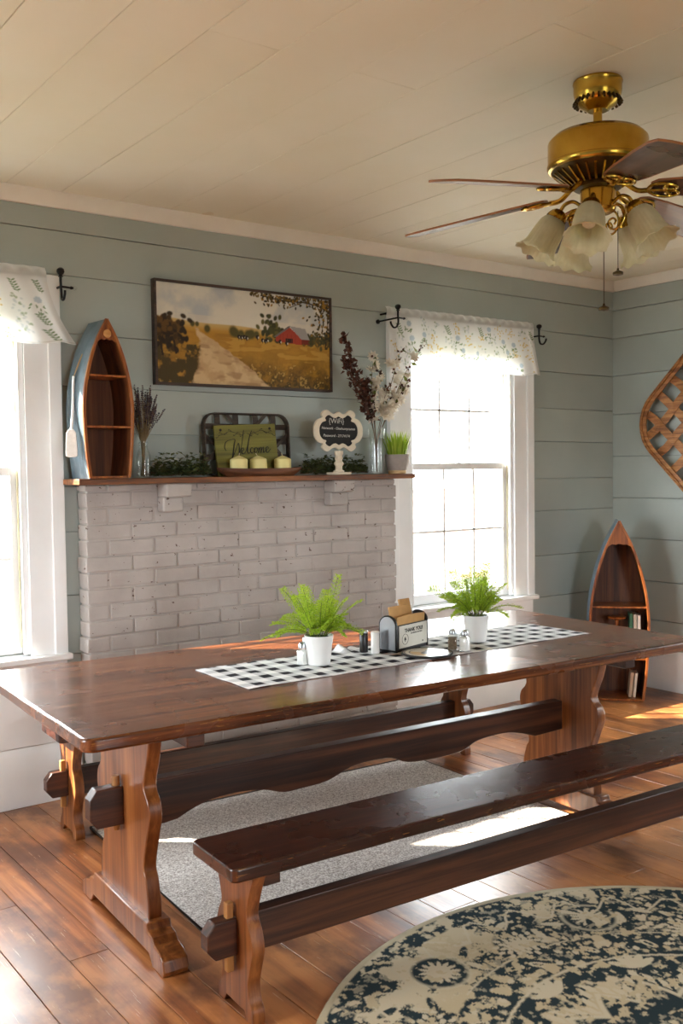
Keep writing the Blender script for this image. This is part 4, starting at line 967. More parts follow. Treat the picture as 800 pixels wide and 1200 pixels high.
# flower branches in a glass vase
t = thing('glass_vase', 'tall clear glass vase of branches behind the chalkboard near the right window', 'vase', (3.164, 3.962, ZM))
mb = MB(); mb.lathe([(0, 0), (0.036, 0), (0.038, 0.006), (0.036, 0.08), (0.037, 0.16), (0.044, 0.235), (0.0415, 0.235), (0.0345, 0.16), (0.0335, 0.08), (0.035, 0.012), (0, 0.010)], 28); mb.build('glass_body', M_GLASS, t)
VB = Vector((3.164, 3.962, ZM+0.013))
BQ = thing('branch_arrangement', 'dried and white blossoming branches standing in the tall glass vase by the right window', 'flowers', VB)
def branch(label, name, cat, tips, leafer, stem_r=0.0028, y_lean=-0.03):
    sm_ = MB(); layers = {}
    for tip, mids in tips:
        pts = crom([Vector(p) for p in [(0.0, 0, 0)]+mids+[tip]], 6); sm_.tube(pts, [stem_r*(1-0.6*i/len(pts)) for i in range(len(pts))], 6)
        leafer(pts, layers)
    b = sm_.build(name, M_STEM, BQ); b['label'] = label
    for k, (m, mat) in layers.items(): m.build(k, mat, b, smooth=False, clean=False)
def layer(layers, k, mat):
    if k not in layers: layers[k] = (MB(), mat)
    return layers[k][0]
rnd = random.Random(12)
def rv(s=1.0): return Vector((rnd.uniform(-1, 1), rnd.uniform(-1, 1), rnd.uniform(-1, 1)))*s
def leaf_red(pts, L):
    m = layer(L, 'dried_leaves', M_REDLEAF); n = len(pts)
    for i in range(int(n*0.42), n):
        if pts[i].z < 0.285: continue
        for j in range(13):
            f = 1-(i/n-0.42)/0.9; q = pts[i]+rv(0.034*f); q.y = min(q.y, -0.005); m.leaf(q, rv()+Vector((-0.1, 0, 0.3)), rv(), rnd.uniform(0.020, 0.034), rnd.uniform(0.014, 0.023), 0.25)
branch('dark red brown dried leaves', 'dried_leaf_branch', 'branch',
       [((-0.226, -0.035, 0.665), [(-0.012, -0.004, 0.15), (-0.07, -0.02, 0.33), (-0.165, -0.04, 0.50)]), ((-0.235, -0.04, 0.545), [(-0.010, -0.004, 0.15), (-0.06, -0.02, 0.30), (-0.15, -0.04, 0.44)]), ((-0.10, -0.05, 0.45), [(-0.010, 0.0, 0.15), (-0.05, -0.02, 0.28), (-0.09, -0.04, 0.38)])], leaf_red)
def blossom(m, c, d, r, n=6):
    d = d.normalized(); a = d.orthogonal().normalized(); b = d.cross(a)
    for ring_, k in ((1.0, 0.55), (0.7, 1.1)):
        for i in range(n):
            an = 2*PI*i/n+ring_; e = a*math.cos(an)+b*math.sin(an); m.leaf(c, e*ring_+d*k, d, r, r*0.8, 0.3)
def leaf_cotton(pts, L):
    n = len(pts); m = layer(L, 'white_blossoms', M_PETAL); g = layer(L, 'green_leaves', M_GREENLEAF); rd = layer(L, 'dried_leaves', M_REDLEAF)
    for i in range(int(n*0.45), n, 2):
        if pts[i].z < 0.275: continue
        q = pts[i]+rv(0.024); blossom(m, q, rv()+Vector((0.2, -0.8, 0.3)), rnd.uniform(0.030, 0.042), 9)
        g.leaf(pts[i], rv()+Vector((0, 0, .4)), rv(), 0.035, 0.018)
    for j in range(9): rd.leaf(pts[-1]+rv(0.012), rv()+Vector((0, 0, .5)), rv(), 0.024, 0.014)
branch('round white blossoms', 'white_blossom_branch', 'branch',
       [((-0.055, -0.06, 0.58), [(-0.006, 0, 0.15), (-0.035, -0.02, 0.32), (-0.06, -0.04, 0.46)]), ((-0.02, -0.06, 0.50), [(-0.004, 0, 0.15), (-0.035, -0.03, 0.30), (-0.04, -0.045, 0.40)]), ((0.03, -0.05, 0.42), [(0.0, 0, 0.15), (0.015, -0.02, 0.28), (0.02, -0.04, 0.36)])], leaf_cotton)
def leaf_mag(pts, L):
    n = len(pts); m = layer(L, 'white_blossoms', M_PETAL); g = layer(L, 'green_leaves', M_GREENLEAF); rd = layer(L, 'dried_leaves', M_REDLEAF)
    for i in range(int(n*0.42), n):
        f = i/n
        if pts[i].z < 0.285: continue
        if i % 2 == 0: g.leaf(pts[i], rv()+Vector((0.1, -.2, .5)), rv(), 0.042, 0.018)
        if i % 3 != 1 and f < 0.88: blossom(m, pts[i]+rv(0.030), rv()+Vector((0.4, -0.5, 0.4)), rnd.uniform(0.032, 0.048), 6)
        if i % 3 == 1 or f > 0.8:
            for j in range(3): rd.leaf(pts[i]+rv(0.010), rv()+Vector((0, 0, .3)), rv(), 0.020, 0.013)
branch('white blossoms with green leaves and brown buds', 'magnolia_branch', 'branch',
       [((0.27, -0.06, 0.665), [(0.008, 0, 0.16), (0.07, -0.03, 0.33), (0.155, -0.045, 0.50)]), ((0.11, -0.07, 0.62), [(0.006, 0, 0.16), (0.045, -0.03, 0.35), (0.075, -0.05, 0.49)]), ((0.15, -0.07, 0.46), [(0.008, 0, 0.16), (0.055, -0.03, 0.29), (0.11, -0.05, 0.38)])], leaf_mag)

# potted grass
t = thing('potted_grass', 'small grey pot of upright yellow green grass on the right end of the mantel', 'potted plant', (3.296, 3.958, ZM))
mb = MB(); mb.lathe([(0.044, 0.018), (0.050, 0.019), (0.060, 0.055), (0.064, 0.100), (0.060, 0.100), (0.056, 0.090), (0, 0.088)], 30); mb.build('pot', plain('grey_pot_glaze', (150, 140, 134), 0.55, var=0.08, scale=50), t)
mb = MB(); mb.lathe([(0.044, 0.0), (0.047, 0.002), (0.047, 0.018), (0, 0.018)], 28); mb.build('wooden_base', wood('pale_base_wood', (176, 142, 96), (200, 168, 120), (214, 186, 142), 'X', 0.6), t)
bl = MB(); rnd = random.Random(8)
for k in range(130):
    a = rnd.random()*2*PI; r_ = 0.045*math.sqrt(rnd.random()); L = rnd.uniform(0.085, 0.145); ln = rnd.uniform(0.0, 0.22)
    p = Vector((r_*math.cos(a), r_*math.sin(a), 0.089)); d = Vector((math.cos(a)*ln*r_/0.03, math.sin(a)*ln*r_/0.03, 1)).normalized(); s_ = Vector((-math.sin(a+rnd.random()), math.cos(a), 0))*0.0035
    q = [p-s_, p+s_, p+d*L*0.5+s_*1.1, p+d*L*0.5-s_*1.1]; tip = p+d*L+Vector((math.cos(a), math.sin(a), 0))*0.012
    v = [bl.bm.verts.new(x) for x in q]+[bl.bm.verts.new(tip)]; bl._poly([v[0], v[1], v[2], v[3]]); bl._poly([v[3], v[2], v[4]])
bl.build('grass_blades', M_GRASS, t, smooth=False, clean=False)
# ------------------------------------------------------------------ things on the table (u along it, v across it)
TC, TR = Vector((2.14, 2.7525, 0)), -0.0595
def T(u, v, z=0.0): return Vector((TC.x+u*math.cos(TR)-v*math.sin(TR), TC.y+u*math.sin(TR)+v*math.cos(TR), z))
# checked runner
RQ = [T(-0.604, -0.251), T(0.949, -0.170), T(0.924, 0.154), T(-0.613, 0.112)]
cv = Canvas(1.545, 0.345, 0.0042, (232, 233, 234)); p_ = 0.0385
wav = 0.004*np.sin(cv.X*9)
iu, iv = np.floor(cv.X/p_).astype(int) % 2, np.floor((cv.Y+wav+0.012)/p_).astype(int) % 2
cv.put(((iu+iv) == 1).astype(float), (208, 209, 212)); cv.put(((iu+iv) == 1)*(((np.floor(cv.X/0.0042)+np.floor(cv.Y/0.0042)) % 2) == 0)*1.0, (190, 192, 197)); cv.put(((iu == 1) & (iv == 1)).astype(float), (36, 36, 42))
def run_pt(x, y):
    a, b = x/1.545, y/0.345; p = (RQ[0]*(1-a)+RQ[1]*a)*(1-b)+(RQ[3]*(1-a)+RQ[2]*a)*b
    z = 0.7426+0.0006*math.sin(x*31+y*20)+0.0006*math.sin(x*17-y*41)
    ruf = math.exp(-((x-0.575)/0.055)**2)*max(0, (b-0.72)/0.28)                      # ruffled rear edge
    z += 0.024*ruf*(0.5+0.5*math.cos((x-0.575)*95))
    p.y += 0.004*math.sin(x*24)*(b > 0.9)-0.012*ruf+0.0025*math.sin(x*11); return (p.x, p.y, z)
rn = cv.mesh('table_runner', colattr('checked_cloth', 0.9, 0.3, 0.1), None, run_pt)
so = rn.modifiers.new('thickness', 'SOLIDIFY'); so.thickness = 0.0012; so.offset = -1
tag(rn, 'black and white buffalo check table runner laid along the dark table', 'table runner')
ZT = 0.7441

def fern(label, u, v, seed, spread):
    t = thing('potted_fern', label, 'potted plant', T(u, v, ZT), 0, 'potted ferns on the table')
    mb = MB()
    def wv(k, a): return 0.010*math.sin(k*44)*math.cos(a*11+(0 if int(k*14) % 2 else PI)) if 0.12 < k < 0.62 else 0.0
    prof = [(0.0375+0.0115*i/26+0.0, 0.003+0.095*i/26) for i in range(27)]
    mb.lathe([(0.0, 0.0), (0.034, 0.0)]+prof+[(0.0495, 0.1005), (0.0455, 0.1005), (0.0435, 0.09), (0, 0.088)], 44, None, (0, 0, 0), wv)
    mb.build('pot', M_WHITEC, t, angle=70)
    mb = MB(); mb.lathe([(0.0, 0.0885), (0.043, 0.0885), (0.030, 0.096), (0, 0.098)], 20); mb.build('moss', plain('dark_moss', (52, 66, 30), 0.95), t)
    rnd = random.Random(seed); lf, sm_ = MB(), MB()
    n = 46
    for k in range(n):
        a = 2*PI*k/n*2.4+rnd.uniform(-0.3, 0.3); el = rnd.uniform(0.35, 1.45); L = rnd.uniform(0.09, 0.185)*(0.80+0.28*el/1.35)
        if k < 4: a, el, L = spread[k]
        d = Vector((math.cos(a)*math.cos(el), math.sin(a)*math.cos(el), math.sin(el))); p0 = Vector((0.02*math.cos(a), 0.02*math.sin(a), 0.094))
        pts = [p0+d*L*q+Vector((0, 0, -0.045*q*q*math.cos(el)))+Vector((0, 0, 0.05*q*(1-q)*math.cos(el))) for q in np.linspace(0, 1, 15)]
        sm_.tube(pts, 0.0009, 4); sd = d.cross(Vector((0, 0, 1))).normalized(); roll = rnd.uniform(-0.8, 0.8); sd = (sd*math.cos(roll)+d.cross(sd)*math.sin(roll)).normalized()
        nr = sd.cross(d)
        for i in range(3, 15):
            q = i/14; l_ = 0.026*math.sin(PI*min(1, 0.14+0.93*(1-q)))**0.8*(0.5+0.5*L/0.2)+0.004
            dd = (pts[i]-pts[i-1]).normalized()
            for s_ in (-1, 1):
                bdir = sd*s_+dd*0.75
                bn = bdir.normalized(); droop = rnd.uniform(-0.25, 0.25)
                for g in range(4):
                    q2 = pts[i]+bn*l_*(0.12+0.24*g)+nr*l_*0.25*droop*g
                    for s2 in (-1, 1): lf.leaf(q2, bn*0.7+bn.cross(nr)*s2*0.9+nr*rnd.uniform(-.4, .4), nr+rv(0.5), rnd.uniform(0.006, 0.0095)*(1-0.12*g), 0.0048, 0.15)
                lf.leaf(pts[i]+bn*l_*0.9, bn, nr, 0.007, 0.004, 0.1)
        lf.leaf(pts[-1], d, nr, 0.014, 0.005)
    sm_.build('frond_stems', M_GREENLEAF, t); lf.build('fronds', M_FERN, t, smooth=False, clean=False)
vr = YAW
def lat(s, away): # azimuth from lateral/away components in the room
    x = s*r0+away*Vector((math.sin(YAW), math.cos(YAW), 0)); return math.atan2(x.y, x.x)
fern('green fern in a white textured pot on the near left of the checked runner', -0.239, -0.066, 31, [(lat(-1, -0.3), 0.28, 0.175), (lat(1, 0.3), 0.85, 0.19), (lat(0.35, 0), 1.35, 0.215), (lat(-0.7, 0.2), 1.05, 0.205)])
fern('green fern in a white textured pot before the right window end of the runner', 0.473, -0.048, 47, [(lat(1, 0.2), 0.42, 0.17), (lat(-1, 0.1), 0.75, 0.20), (lat(0.2, 0.3), 1.25, 0.21), (lat(-0.5, -0.3), 1.15, 0.21)])

M_SALT = plain('white_salt', (238, 238, 236), 0.9, var=0.02); M_PEPPER = plain('ground_pepper', (112, 96, 78), 0.9, var=0.5, scale=300)
def shaker(label, u, v, fill, lvl, rot=0.3):
    t = thing('glass_shaker', label, 'shaker', T(u, v, ZT), (0, 0, rot), 'glass salt and pepper shakers')
    mb = MB(); sq = lambda r: rrect(-r, r, -r, r, r*0.35, 3)
    rows = [(0.0150, 0.0), (0.0165, 0.003), (0.0165, 0.045), (0.0125, 0.056), (0.0115, 0.058)]
    V = [[mb.bm.verts.new((a, b, z)) for a, b in sq(r)] for r, z in rows]; n = len(V[0])
    for A_, B_ in zip(V, V[1:]):
        for i in range(n): mb._poly([A_[i], A_[(i+1) % n], B_[(i+1) % n], B_[i]])
    mb._poly(list(reversed(V[0]))); mb._poly(V[-1]); mb.build('glass_body', M_GLASS, t)
    mb = MB(); rr = 0.0148
    mb.prism(sq(rr), 0.002, lvl, 'z'); mb.build('contents', fill, t, bevel=0.001)
    mb = MB(); mb.lathe([(0.0135, 0.057), (0.0138, 0.059), (0.0138, 0.068), (0.011, 0.074), (0.006, 0.0765), (0, 0.077)], 18); mb.build('cap', M_CHROME, t)
shaker('glass salt shaker with steel cap just left of the near fern pot', -0.286, -0.036, M_SALT, 0.048)
shaker('glass pepper shaker with steel cap half hidden behind the near fern pot', -0.218, 0.052, M_PEPPER, 0.024, 0.5)
shaker('glass pepper shaker with steel cap left of the far fern pot', 0.290, -0.130, M_PEPPER, 0.046, 0.7)
shaker('glass salt shaker with steel cap beside the far pepper shaker', 0.309, -0.175, M_SALT, 0.048, 0.2)
def cyl(name, label, u, v, mat, h, top):
    t = thing(name, label, 'shaker', T(u, v, ZT))
    mb = MB(); mb.lathe([(0.0145, 0), (0.0155, 0.002), (0.0155, h-0.010), (0.0148, h-0.009)], 24); mb.build('barrel', mat, t)
    mb = MB(); mb.lathe([(0.0150, h-0.0085), (0.0158, h-0.008), (0.0158, h-0.002), (0.013, h), (0, h)], 24); mb.build('lid', top, t)
cyl('pepper_shaker', 'black cylindrical shaker with a steel lid beside the napkin holder', 0.010, 0.030, M_BLACK, 0.078, M_CHROME)
cyl('salt_shaker', 'white cylindrical shaker beside the napkin holder', 0.031, -0.012, M_WHITEC, 0.078, M_WHITEC)

# round tray / trivet
t = thing('round_trivet', 'flat round black and cream patterned trivet lying before the napkin holder', 'trivet', T(0.166, -0.140, ZT), (0, 0, 0.2))
cv = Canvas(0.176, 0.176, 0.002, (206, 198, 182)); X, Y = cv.X-0.088, cv.Y-0.088; R = np.hypot(X, Y)
cv.put(((R > 0.079) & (R < 0.083)).astype(float), (40, 36, 34)); cv.put((R < 0.066)*(X+0.3*Y < -0.008)*1.0, (196, 160, 92)); cv.put(((R > 0.062) & (R < 0.066)).astype(float), (44, 38, 34))
cv.ell(0.084, 0.088, 0.034, 0.018, 0.3, (46, 42, 38)); cv.ell(0.108, 0.100, 0.020, 0.010, 0.9, (46, 42, 38)); cv.ell(0.070, 0.074, 0.016, 0.010, -0.5, (46, 42, 38))
cv.mesh('printed_face', colattr('trivet_print', 0.3, 0, 0.5), t, lambda x, y: (x-0.088, y-0.088, 0.0066), R < 0.0865)
mb = MB(); mb.lathe([(0.0, 0.0), (0.088, 0.0), (0.091, 0.003), (0.091, 0.007), (0.088, 0.0085), (0.085, 0.0063), (0, 0.0063)], 48); mb.build('rim_body', M_BLACK, t)

# napkin holder
t = thing('napkin_holder', 'black and steel napkin holder with a thank you card in the middle of the table', 'napkin holder', T(0.172, 0.006, ZT), (0, 0, TR+0.307))
hw, hd, hh = 0.100, 0.040, 0.132
arch = [(-hd, 0.0), (hd, 0.0), (hd, hh-0.035)]+[(hd*math.cos(a), hh-0.035+0.035*math.sin(a)) for a in np.linspace(0.25, PI-0.25, 9)]+[(-hd, hh-0.035)]
for s_ in (-1, 1):
    mb = MB(); mb.prism(arch, s_*hw, s_*(hw-0.008), 'x'); e = mb.build('end_cheek', M_BLACK, t, bevel=0.002)
    ar2 = [(a*0.84, 0.008+z*0.90) for a, z in arch]
    mb = MB(); mb.prism(ar2, s_*(hw+0.0015), s_*(hw-0.001), 'x'); mb.build('steel_plate', M_CHROME, e, bevel=0.0008)
mb = MB(); mb.box(-hw+0.008, hw-0.008, -hd+0.004, hd-0.004, 0.0, 0.010); mb.build('base', M_BLACK, t, bevel=0.001)
mb = MB(); mb.box(-hw+0.008, hw-0.008, -hd+0.002, -hd+0.006, 0.008, 0.096); mb.box(-hw+0.008, hw-0.008, hd-0.006, hd-0.002, 0.008, 0.096); mb.build('face_plate', M_BLACK, t, bevel=0.001)
mb = MB(); mb.box(-hw+0.017, hw-0.010, -hd-0.0005, -hd+0.0018, 0.013, 0.093)
card = mb.build('card', plain('grey_white_card', (206, 204, 194), 0.6, var=0.05), t)
yy = -hd-0.0008; RX = (PI/2, 0, 0)
text_mesh('card_heading', 'THANK YOU!', 0.0185, M_INK, card, (0.006, yy, 0.073), RX, bold=0.0007, extrude=0.0002)
text_mesh('card_line', 'FOR VISITING OUR TABLE', 0.0062, M_INK, card, (0.022, yy, 0.060), RX, bold=0.0001, extrude=0.0002)
mb = MB(); MX = Matrix.Translation((-0.048, yy, 0.043)) @ Matrix.Rotation(PI/2, 4, 'X')
mb.ring([(0.0195*math.cos(a), 0.0195*math.sin(a)) for a in np.linspace(0, 2*PI, 32)[:-1]], [(0.0182*math.cos(a), 0.0182*math.sin(a)) for a in np.linspace(0, 2*PI, 32)[:-1]], -0.0002, 0.0004, 'z', MX)
mb.prism([(-0.0015, -0.009), (0.0015, -0.009), (0.0015, -0.003), (0.007, -0.003), (0.003, 0.002), (0.005, 0.002), (0, 0.009), (-0.005, 0.002), (-0.003, 0.002), (-0.007, -0.003), (-0.0015, -0.003)], -0.0002, 0.0004, 'z', MX)
mb.lathe([(0, -0.0002), (0.003, -0.0002), (0.003, 0.0004), (0, 0.0004)], 12, Matrix.Translation((0.062, yy, 0.024)) @ Matrix.Rotation(PI/2, 4, 'X'))
mb.build('card_emblem', M_INK, card, smooth=False)
M_NAP = plain('brown_paper_napkin', (196, 152, 98), 0.9, var=0.06, scale=40)
n_ = 0
for lab, y0, x0, x1, z1, lean in (('front brown paper napkin bowing out of the napkin holder above the card', -0.031, -0.086, 0.086, 0.124, -0.10), ('wide brown paper napkin sticking up at the left of the napkin holder', -0.008, -0.082, 0.030, 0.158, 0.20), ('tall folded brown paper napkin sticking up at the right of the napkin holder', 0.002, 0.000, 0.062, 0.176, 0.22), ('white paper napkin standing at the back of the napkin holder', 0.020, -0.03, 0.086, 0.150, 0.05)):
    nm = thing('paper_napkin', lab, 'napkin', t.matrix_basis @ Vector((0, y0, 0.0115)), (0, 0, TR+0.307), 'paper napkins in the holder')
    mb = MB(); N = 10; V = []
    for i in range(N+1):
        f = i/N; x = x0+(x1-x0)*f; row = []
        for th_ in (0, 0.007):
            for k in range(4):
                g = k/3; z = g*(z1-0.0115)+ (0.004*math.sin(f*PI)*g if 'front' in lab else 0.0); row.append((x, th_+lean*max(0, z-0.085)+0.002*math.sin(f*6)*g, z))
        V.append([mb.bm.verts.new(p) for p in row])
    for A_, B_ in zip(V, V[1:]):
        order = [0, 1, 2, 3, 7, 6, 5, 4]
        for a, b in zip(order, order[1:]+order[:1]): mb._poly([A_[a], A_[b], B_[b], B_[a]])
    for r in (V[0], V[-1]): mb._poly([r[i] for i in (0, 1, 2, 3, 7, 6, 5, 4)])
    o = mb.build('folded_paper', M_NAP if 'white' not in lab else M_WHITEC, nm)
# ------------------------------------------------------------------ valances and rods
rnd = random.Random(21)
def valance(label, xa, xb, top, bot_a, bot_b, flare_a, flare_b, seed):
    t = thing('window_valance', label, 'valance', (xa, 4.058, top), 0)
    Wd, Hd = xb-xa, 0.35; q = random.Random(seed)
    cv = Canvas(Wd, Hd, 0.0036, (246, 246, 245))
    def bouquet(cx, cy, kind):
        G, G2, Yl, Bl, Gr = (112, 138, 94), (146, 164, 126), (228, 196, 108), (186, 200, 214), (208, 214, 218)
        if kind == 0:
            for k in range(13): cv.ell(cx+q.gauss(0, 0.017), cy+q.gauss(0, 0.022), 0.0048, 0.0042, 0, Yl, soft=0.8)
        elif kind == 1:
            for k in range(7): a = 2*PI*k/7; cv.ell(cx+0.009*math.cos(a), cy+0.009*math.sin(a), 0.0075, 0.006, a, Bl, soft=0.7)
            for k in range(11): x, y = q.gauss(0, 0.016), -0.02-abs(q.gauss(0, 0.022)); cv.ell(cx+x, cy+y, 0.0072, 0.0030, q.random()*3, G, soft=0.7)
        elif kind == 2:
            cv.seg(cx, cy, cx+0.02, cy-0.055, 0.0025, G2, 0.7)
            for k in range(5):
                for s_ in (-1, 1): cv.ell(cx+0.02*k/5+s_*0.008, cy-0.055*k/5, 0.0085, 0.0034, 0.5*s_, G, soft=0.7)
        else:
            for k in range(14): cv.ell(cx+q.gauss(0, 0.018), cy+q.gauss(0, 0.022), 0.0065, 0.0045, q.random()*3, Gr if k % 3 else G2, 0.8, soft=0.8)
    kinds = [0, 1, 2, 3]; k = 0; y = 0.05
    while y < Hd:
        x = 0.03+0.05*((k//2) % 2)+q.uniform(0, 0.03)
        while x < Wd: bouquet(x+q.uniform(-.015, .015), y+q.uniform(-.015, .015), kinds[(k*3+q.randrange(2)) % 4]); x += 0.085; k += 1
        y += 0.075
    cv.put(((cv.Y < 0.009) & (cv.Y > 0.006)).astype(float), (216, 212, 202))
    def pt(x, y):
        f = x/Wd; d = 1-y/Hd; hgt = (top-bot_a)*(1-f)+(top-bot_b)*f
        u = f*PI*2; ruf = 0.010*math.sin(u*5.5+1.0)+0.007*math.sin(u*9+2.3*math.sin(u*2))
        head = 0.007*math.sin(x*95)*math.exp(-((d-0.03)/0.05)**2)
        xx = x-flare_a*(1-f)**3*d**1.3+flare_b*f**3*d**2.0
        yy = -0.012-ruf*(0.3+1.15*d)-0.018*math.sin(min(1, d*1.35)*PI/2)-head
        if d < 0.13: yy -= 0.010*math.sin(PI*d/0.13)
        return (xx, yy, -hgt*d+0.005*math.sin(u*5.5)*d*d)
    v = cv.mesh('cloth', M_VAL, t, pt)
    mb = MB(); mb.tube([(0.012, 0.0, -0.036), (Wd-0.012, 0.0, -0.036)], 0.006, 10); mb.build('rod', M_IRON, t)
    for x in (0.012, Wd-0.012):
        mb = MB(); mb.tube([(x, 0.0, -0.036), (x, 0.0405, -0.036)], 0.005, 8); mb.build('rod_bracket', M_IRON, t)
    return t
M_VAL = colattr('sheer_floral_cotton', 0.9, 0.15, 0.1, 0.62, 0.20, 300)
valance('white floral cotton valance over the left window', 0.44, 1.480, 2.258, 1.915, 1.945, 0.05, 0.125, 3)
valance('white floral cotton valance over the right window beside the mantel', 3.298, 4.425, 2.258, 1.905, 1.950, -0.02, 0.062, 5)
def hook(label, x, s, sc=1.0, y=3.93, curl=(-1, 0)):
    """black iron curtain holdback: ball finial, curved stem, post with a clear glass end"""
    t = thing('curtain_hook', label, 'curtain hook', (x, y, 2.175), 0, 'black curtain hooks'); t.scale = (sc, 1, sc)
    mb = MB(); mb.tube(crom([(0, 0, 0.062), (0, 0, 0.02), (0.002, 0, -0.02), (0.012*curl[0], 0.012*curl[1], -0.052), (0.040*curl[0], 0.040*curl[1], -0.060), (0.062*curl[0], 0.062*curl[1], -0.038), (0.066*curl[0], 0.066*curl[1], -0.020)], 6), 0.0062, 10); mb.build('stem', M_IRON, t)
    mb = MB(); mb.lathe([(0, 0.058), (0.012, 0.058), (0.008, 0.066), (0.014, 0.072), (0.019, 0.082), (0.017, 0.094), (0.008, 0.101), (0, 0.102)], 18); mb.build('knob', M_IRON, t)
    mb = MB(); mb.tube([(0, 0, 0.010), (0.0, D-0.006-y, 0.010)], 0.006, 10); mb.lathe([(0, -0.0), (0.016, 0.0), (0.016, 0.005), (0, 0.006)], 16, Matrix.Translation((0, D-0.0015-y, 0.010)) @ Matrix.Rotation(PI/2, 4, 'X')); mb.build('post', M_IRON, t)
    mb = MB(); mb.tube([(0, 0, 0.010), (0.048, 0, 0.008)], [0.0055, 0.005], 10); mb.lathe([(0.005, 0.0), (0.0085, 0.006), (0.006, 0.016)], 14, Matrix.Translation((0.046, 0, 0.008)) @ Matrix.Rotation(PI/2, 4, 'Y')); a = mb.build('side_arm', M_IRON, t)
    mb = MB(); mb.sphere((0.071, 0, 0.007), 0.0105, 14, 10); mb.build('glass_tip', M_GLASS, a)
    return t
hook('black iron curtain hook with clear glass tip at the right end of the left valance', 1.538, 1, 0.85, 4.03, (-0.1, -0.9))
hook('black iron curtain hook with a curled stem at the left end of the right valance', 3.290, 1, 0.75)
hook('black iron curtain hook with a ball knob at the right end of the right valance', 4.466, 1, 0.75, 4.03, (-0.1, -0.9))

# ------------------------------------------------------------------ woven basket on the right wall
t = thing('woven_wall_basket', 'large flat woven splint basket hung cornerwise on the right wall', 'basket', (XR-0.004, 3.335, 1.655), (0, 0, -PI/2))
# local: x runs along the wall (towards the camera), y into the wall; square turned by 45 degrees
R45 = Matrix.Rotation(PI/4, 4, 'Y'); HS = 0.43
def bq(pts): return [(p[0], p[1]) for p in pts]
mb = MB(); mb.ring(rrect(-HS, HS, -HS, HS, 0.25, 8), rrect(-HS+0.009, HS-0.009, -HS+0.009, HS-0.009, 0.241, 8), -0.070, -0.010, 'y', R45); mb.build('outer_rim', M_SPLINT, t, bevel=0.002)
mb = MB(); mb.ring(rrect(-HS+0.014, HS-0.014, -HS+0.014, HS-0.014, 0.236, 8), rrect(-HS+0.021, HS-0.021, -HS+0.021, HS-0.021, 0.229, 8), -0.076, -0.022, 'y', R45); mb.build('inner_rim', M_SPLINT, t, bevel=0.002)
mb = MB(); mb.ring(rrect(-HS+0.002, HS-0.002, -HS+0.002, HS-0.002, 0.248, 8), rrect(-HS+0.045, HS-0.045, -HS+0.045, HS-0.045, 0.205, 8), -0.066, -0.060, 'y', R45); mb.build('face_band', M_SPLINT, t, bevel=0.001)
def weave(c, vertical, wd=0.052, y=-0.030, a=None, b=None, amp=0.006, ph=0.0, skew=0.0):
    mb = MB(); rows = []; n = 40; e_ = max(0, abs(c)+wd/2-(HS-0.25)); lim = HS-0.26+math.sqrt(max(0.0, 0.23**2-e_**2)) if e_ > 0 else HS-0.022
    a, b = -lim, lim
    for i in range(n+1):
        u = a+(b-a)*i/n; yy = y+amp*math.sin((u/0.135)*PI+ph)
        e = min(u-a, b-u)
        if e < 0.07: yy -= 0.030*(1-e/0.07)**1.5
        cc = c+skew*u; r = []
        for k, (o, th_) in enumerate(((-wd/2, -0.0015), (wd/2, -0.0015), (wd/2, 0.0015), (-wd/2, 0.0015))):
            q = (cc+o, yy+th_, u) if vertical else (u, yy+th_, cc+o); r.append(mb.bm.verts.new(R45 @ Vector(q)))
        rows.append(r)
    for A_, B_ in zip(rows, rows[1:]):
        for k in range(4): mb._poly([A_[k], A_[(k+1) % 4], B_[(k+1) % 4], B_[k]])
    mb._poly(rows[0]); mb._poly(rows[-1]); return mb
for i, c in enumerate((-0.27, -0.135, 0.0, 0.135, 0.27)):
    weave(c, True, ph=PI*i, skew=rnd.uniform(-.03, .03)).build('splint', M_SPLINT, t); weave(c, False, ph=PI*(i+1), skew=rnd.uniform(-.03, .03)).build('splint', M_SPLINT, t)

# ------------------------------------------------------------------ ceiling fan
FAN = thing('ceiling_fan', 'antique brass ceiling fan with brown blades and frosted tulip shades', 'ceiling fan', (2.481, 1.996, 0), (0, 0, 0))
def lathe_part(name, prof, mat, parent, seg=48, wave=None, **k):
    mb = MB(); mb.lathe(prof, seg, None, (0, 0, 0), wave); return mb.build(name, mat, parent, **k)
Z0 = CEIL-0.0005
cano = lathe_part('canopy', [(0.074, Z0), (0.0755, Z0-0.006), (0.073, Z0-0.012), (0.073, Z0-0.034), (0.069, Z0-0.052), (0.056, Z0-0.074), (0.034, Z0-0.086), (0.030, Z0-0.090), (0, Z0-0.090)], M_BRASS, FAN)
for k in range(26):
    a = 2*PI*k/26; mb = MB(); r_, z_ = 0.0665, Z0-0.058
    mb.box(-0.0028, 0.0028, -0.004, 0.004, -0.014, 0.014, Matrix.Translation((r_*math.cos(a), r_*math.sin(a), z_)) @ Matrix.Rotation(a, 4, 'Z') @ Matrix.Rotation(math.radians(-30), 4, 'Y') @ Matrix.Rotation(PI/2, 4, 'Z'))
    mb.build('vent_slot', M_DARKBRASS, cano, bevel=0.001)
lathe_part('downrod', [(0.0135, 2.43), (0.0135, Z0-0.086)], M_BRASS, FAN, 24)
lathe_part('rod_collar', [(0.026, 2.425), (0.024, 2.442), (0.018, 2.448), (0.0135, 2.449)], M_DARKBRASS, FAN, 24)
lathe_part('motor_housing', [(0.02, 2.438), (0.055, 2.437), (0.100, 2.431), (0.132, 2.421), (0.139, 2.413), (0.143, 2.411), (0.146, 2.405), (0.150, 2.403), (0.1515, 2.398), (0.1515, 2.335), (0.154, 2.332), (0.154, 2.324), (0.150, 2.318), (0.142, 2.315), (0.138, 2.318), (0, 2.318)], M_BRASS, FAN, 64)
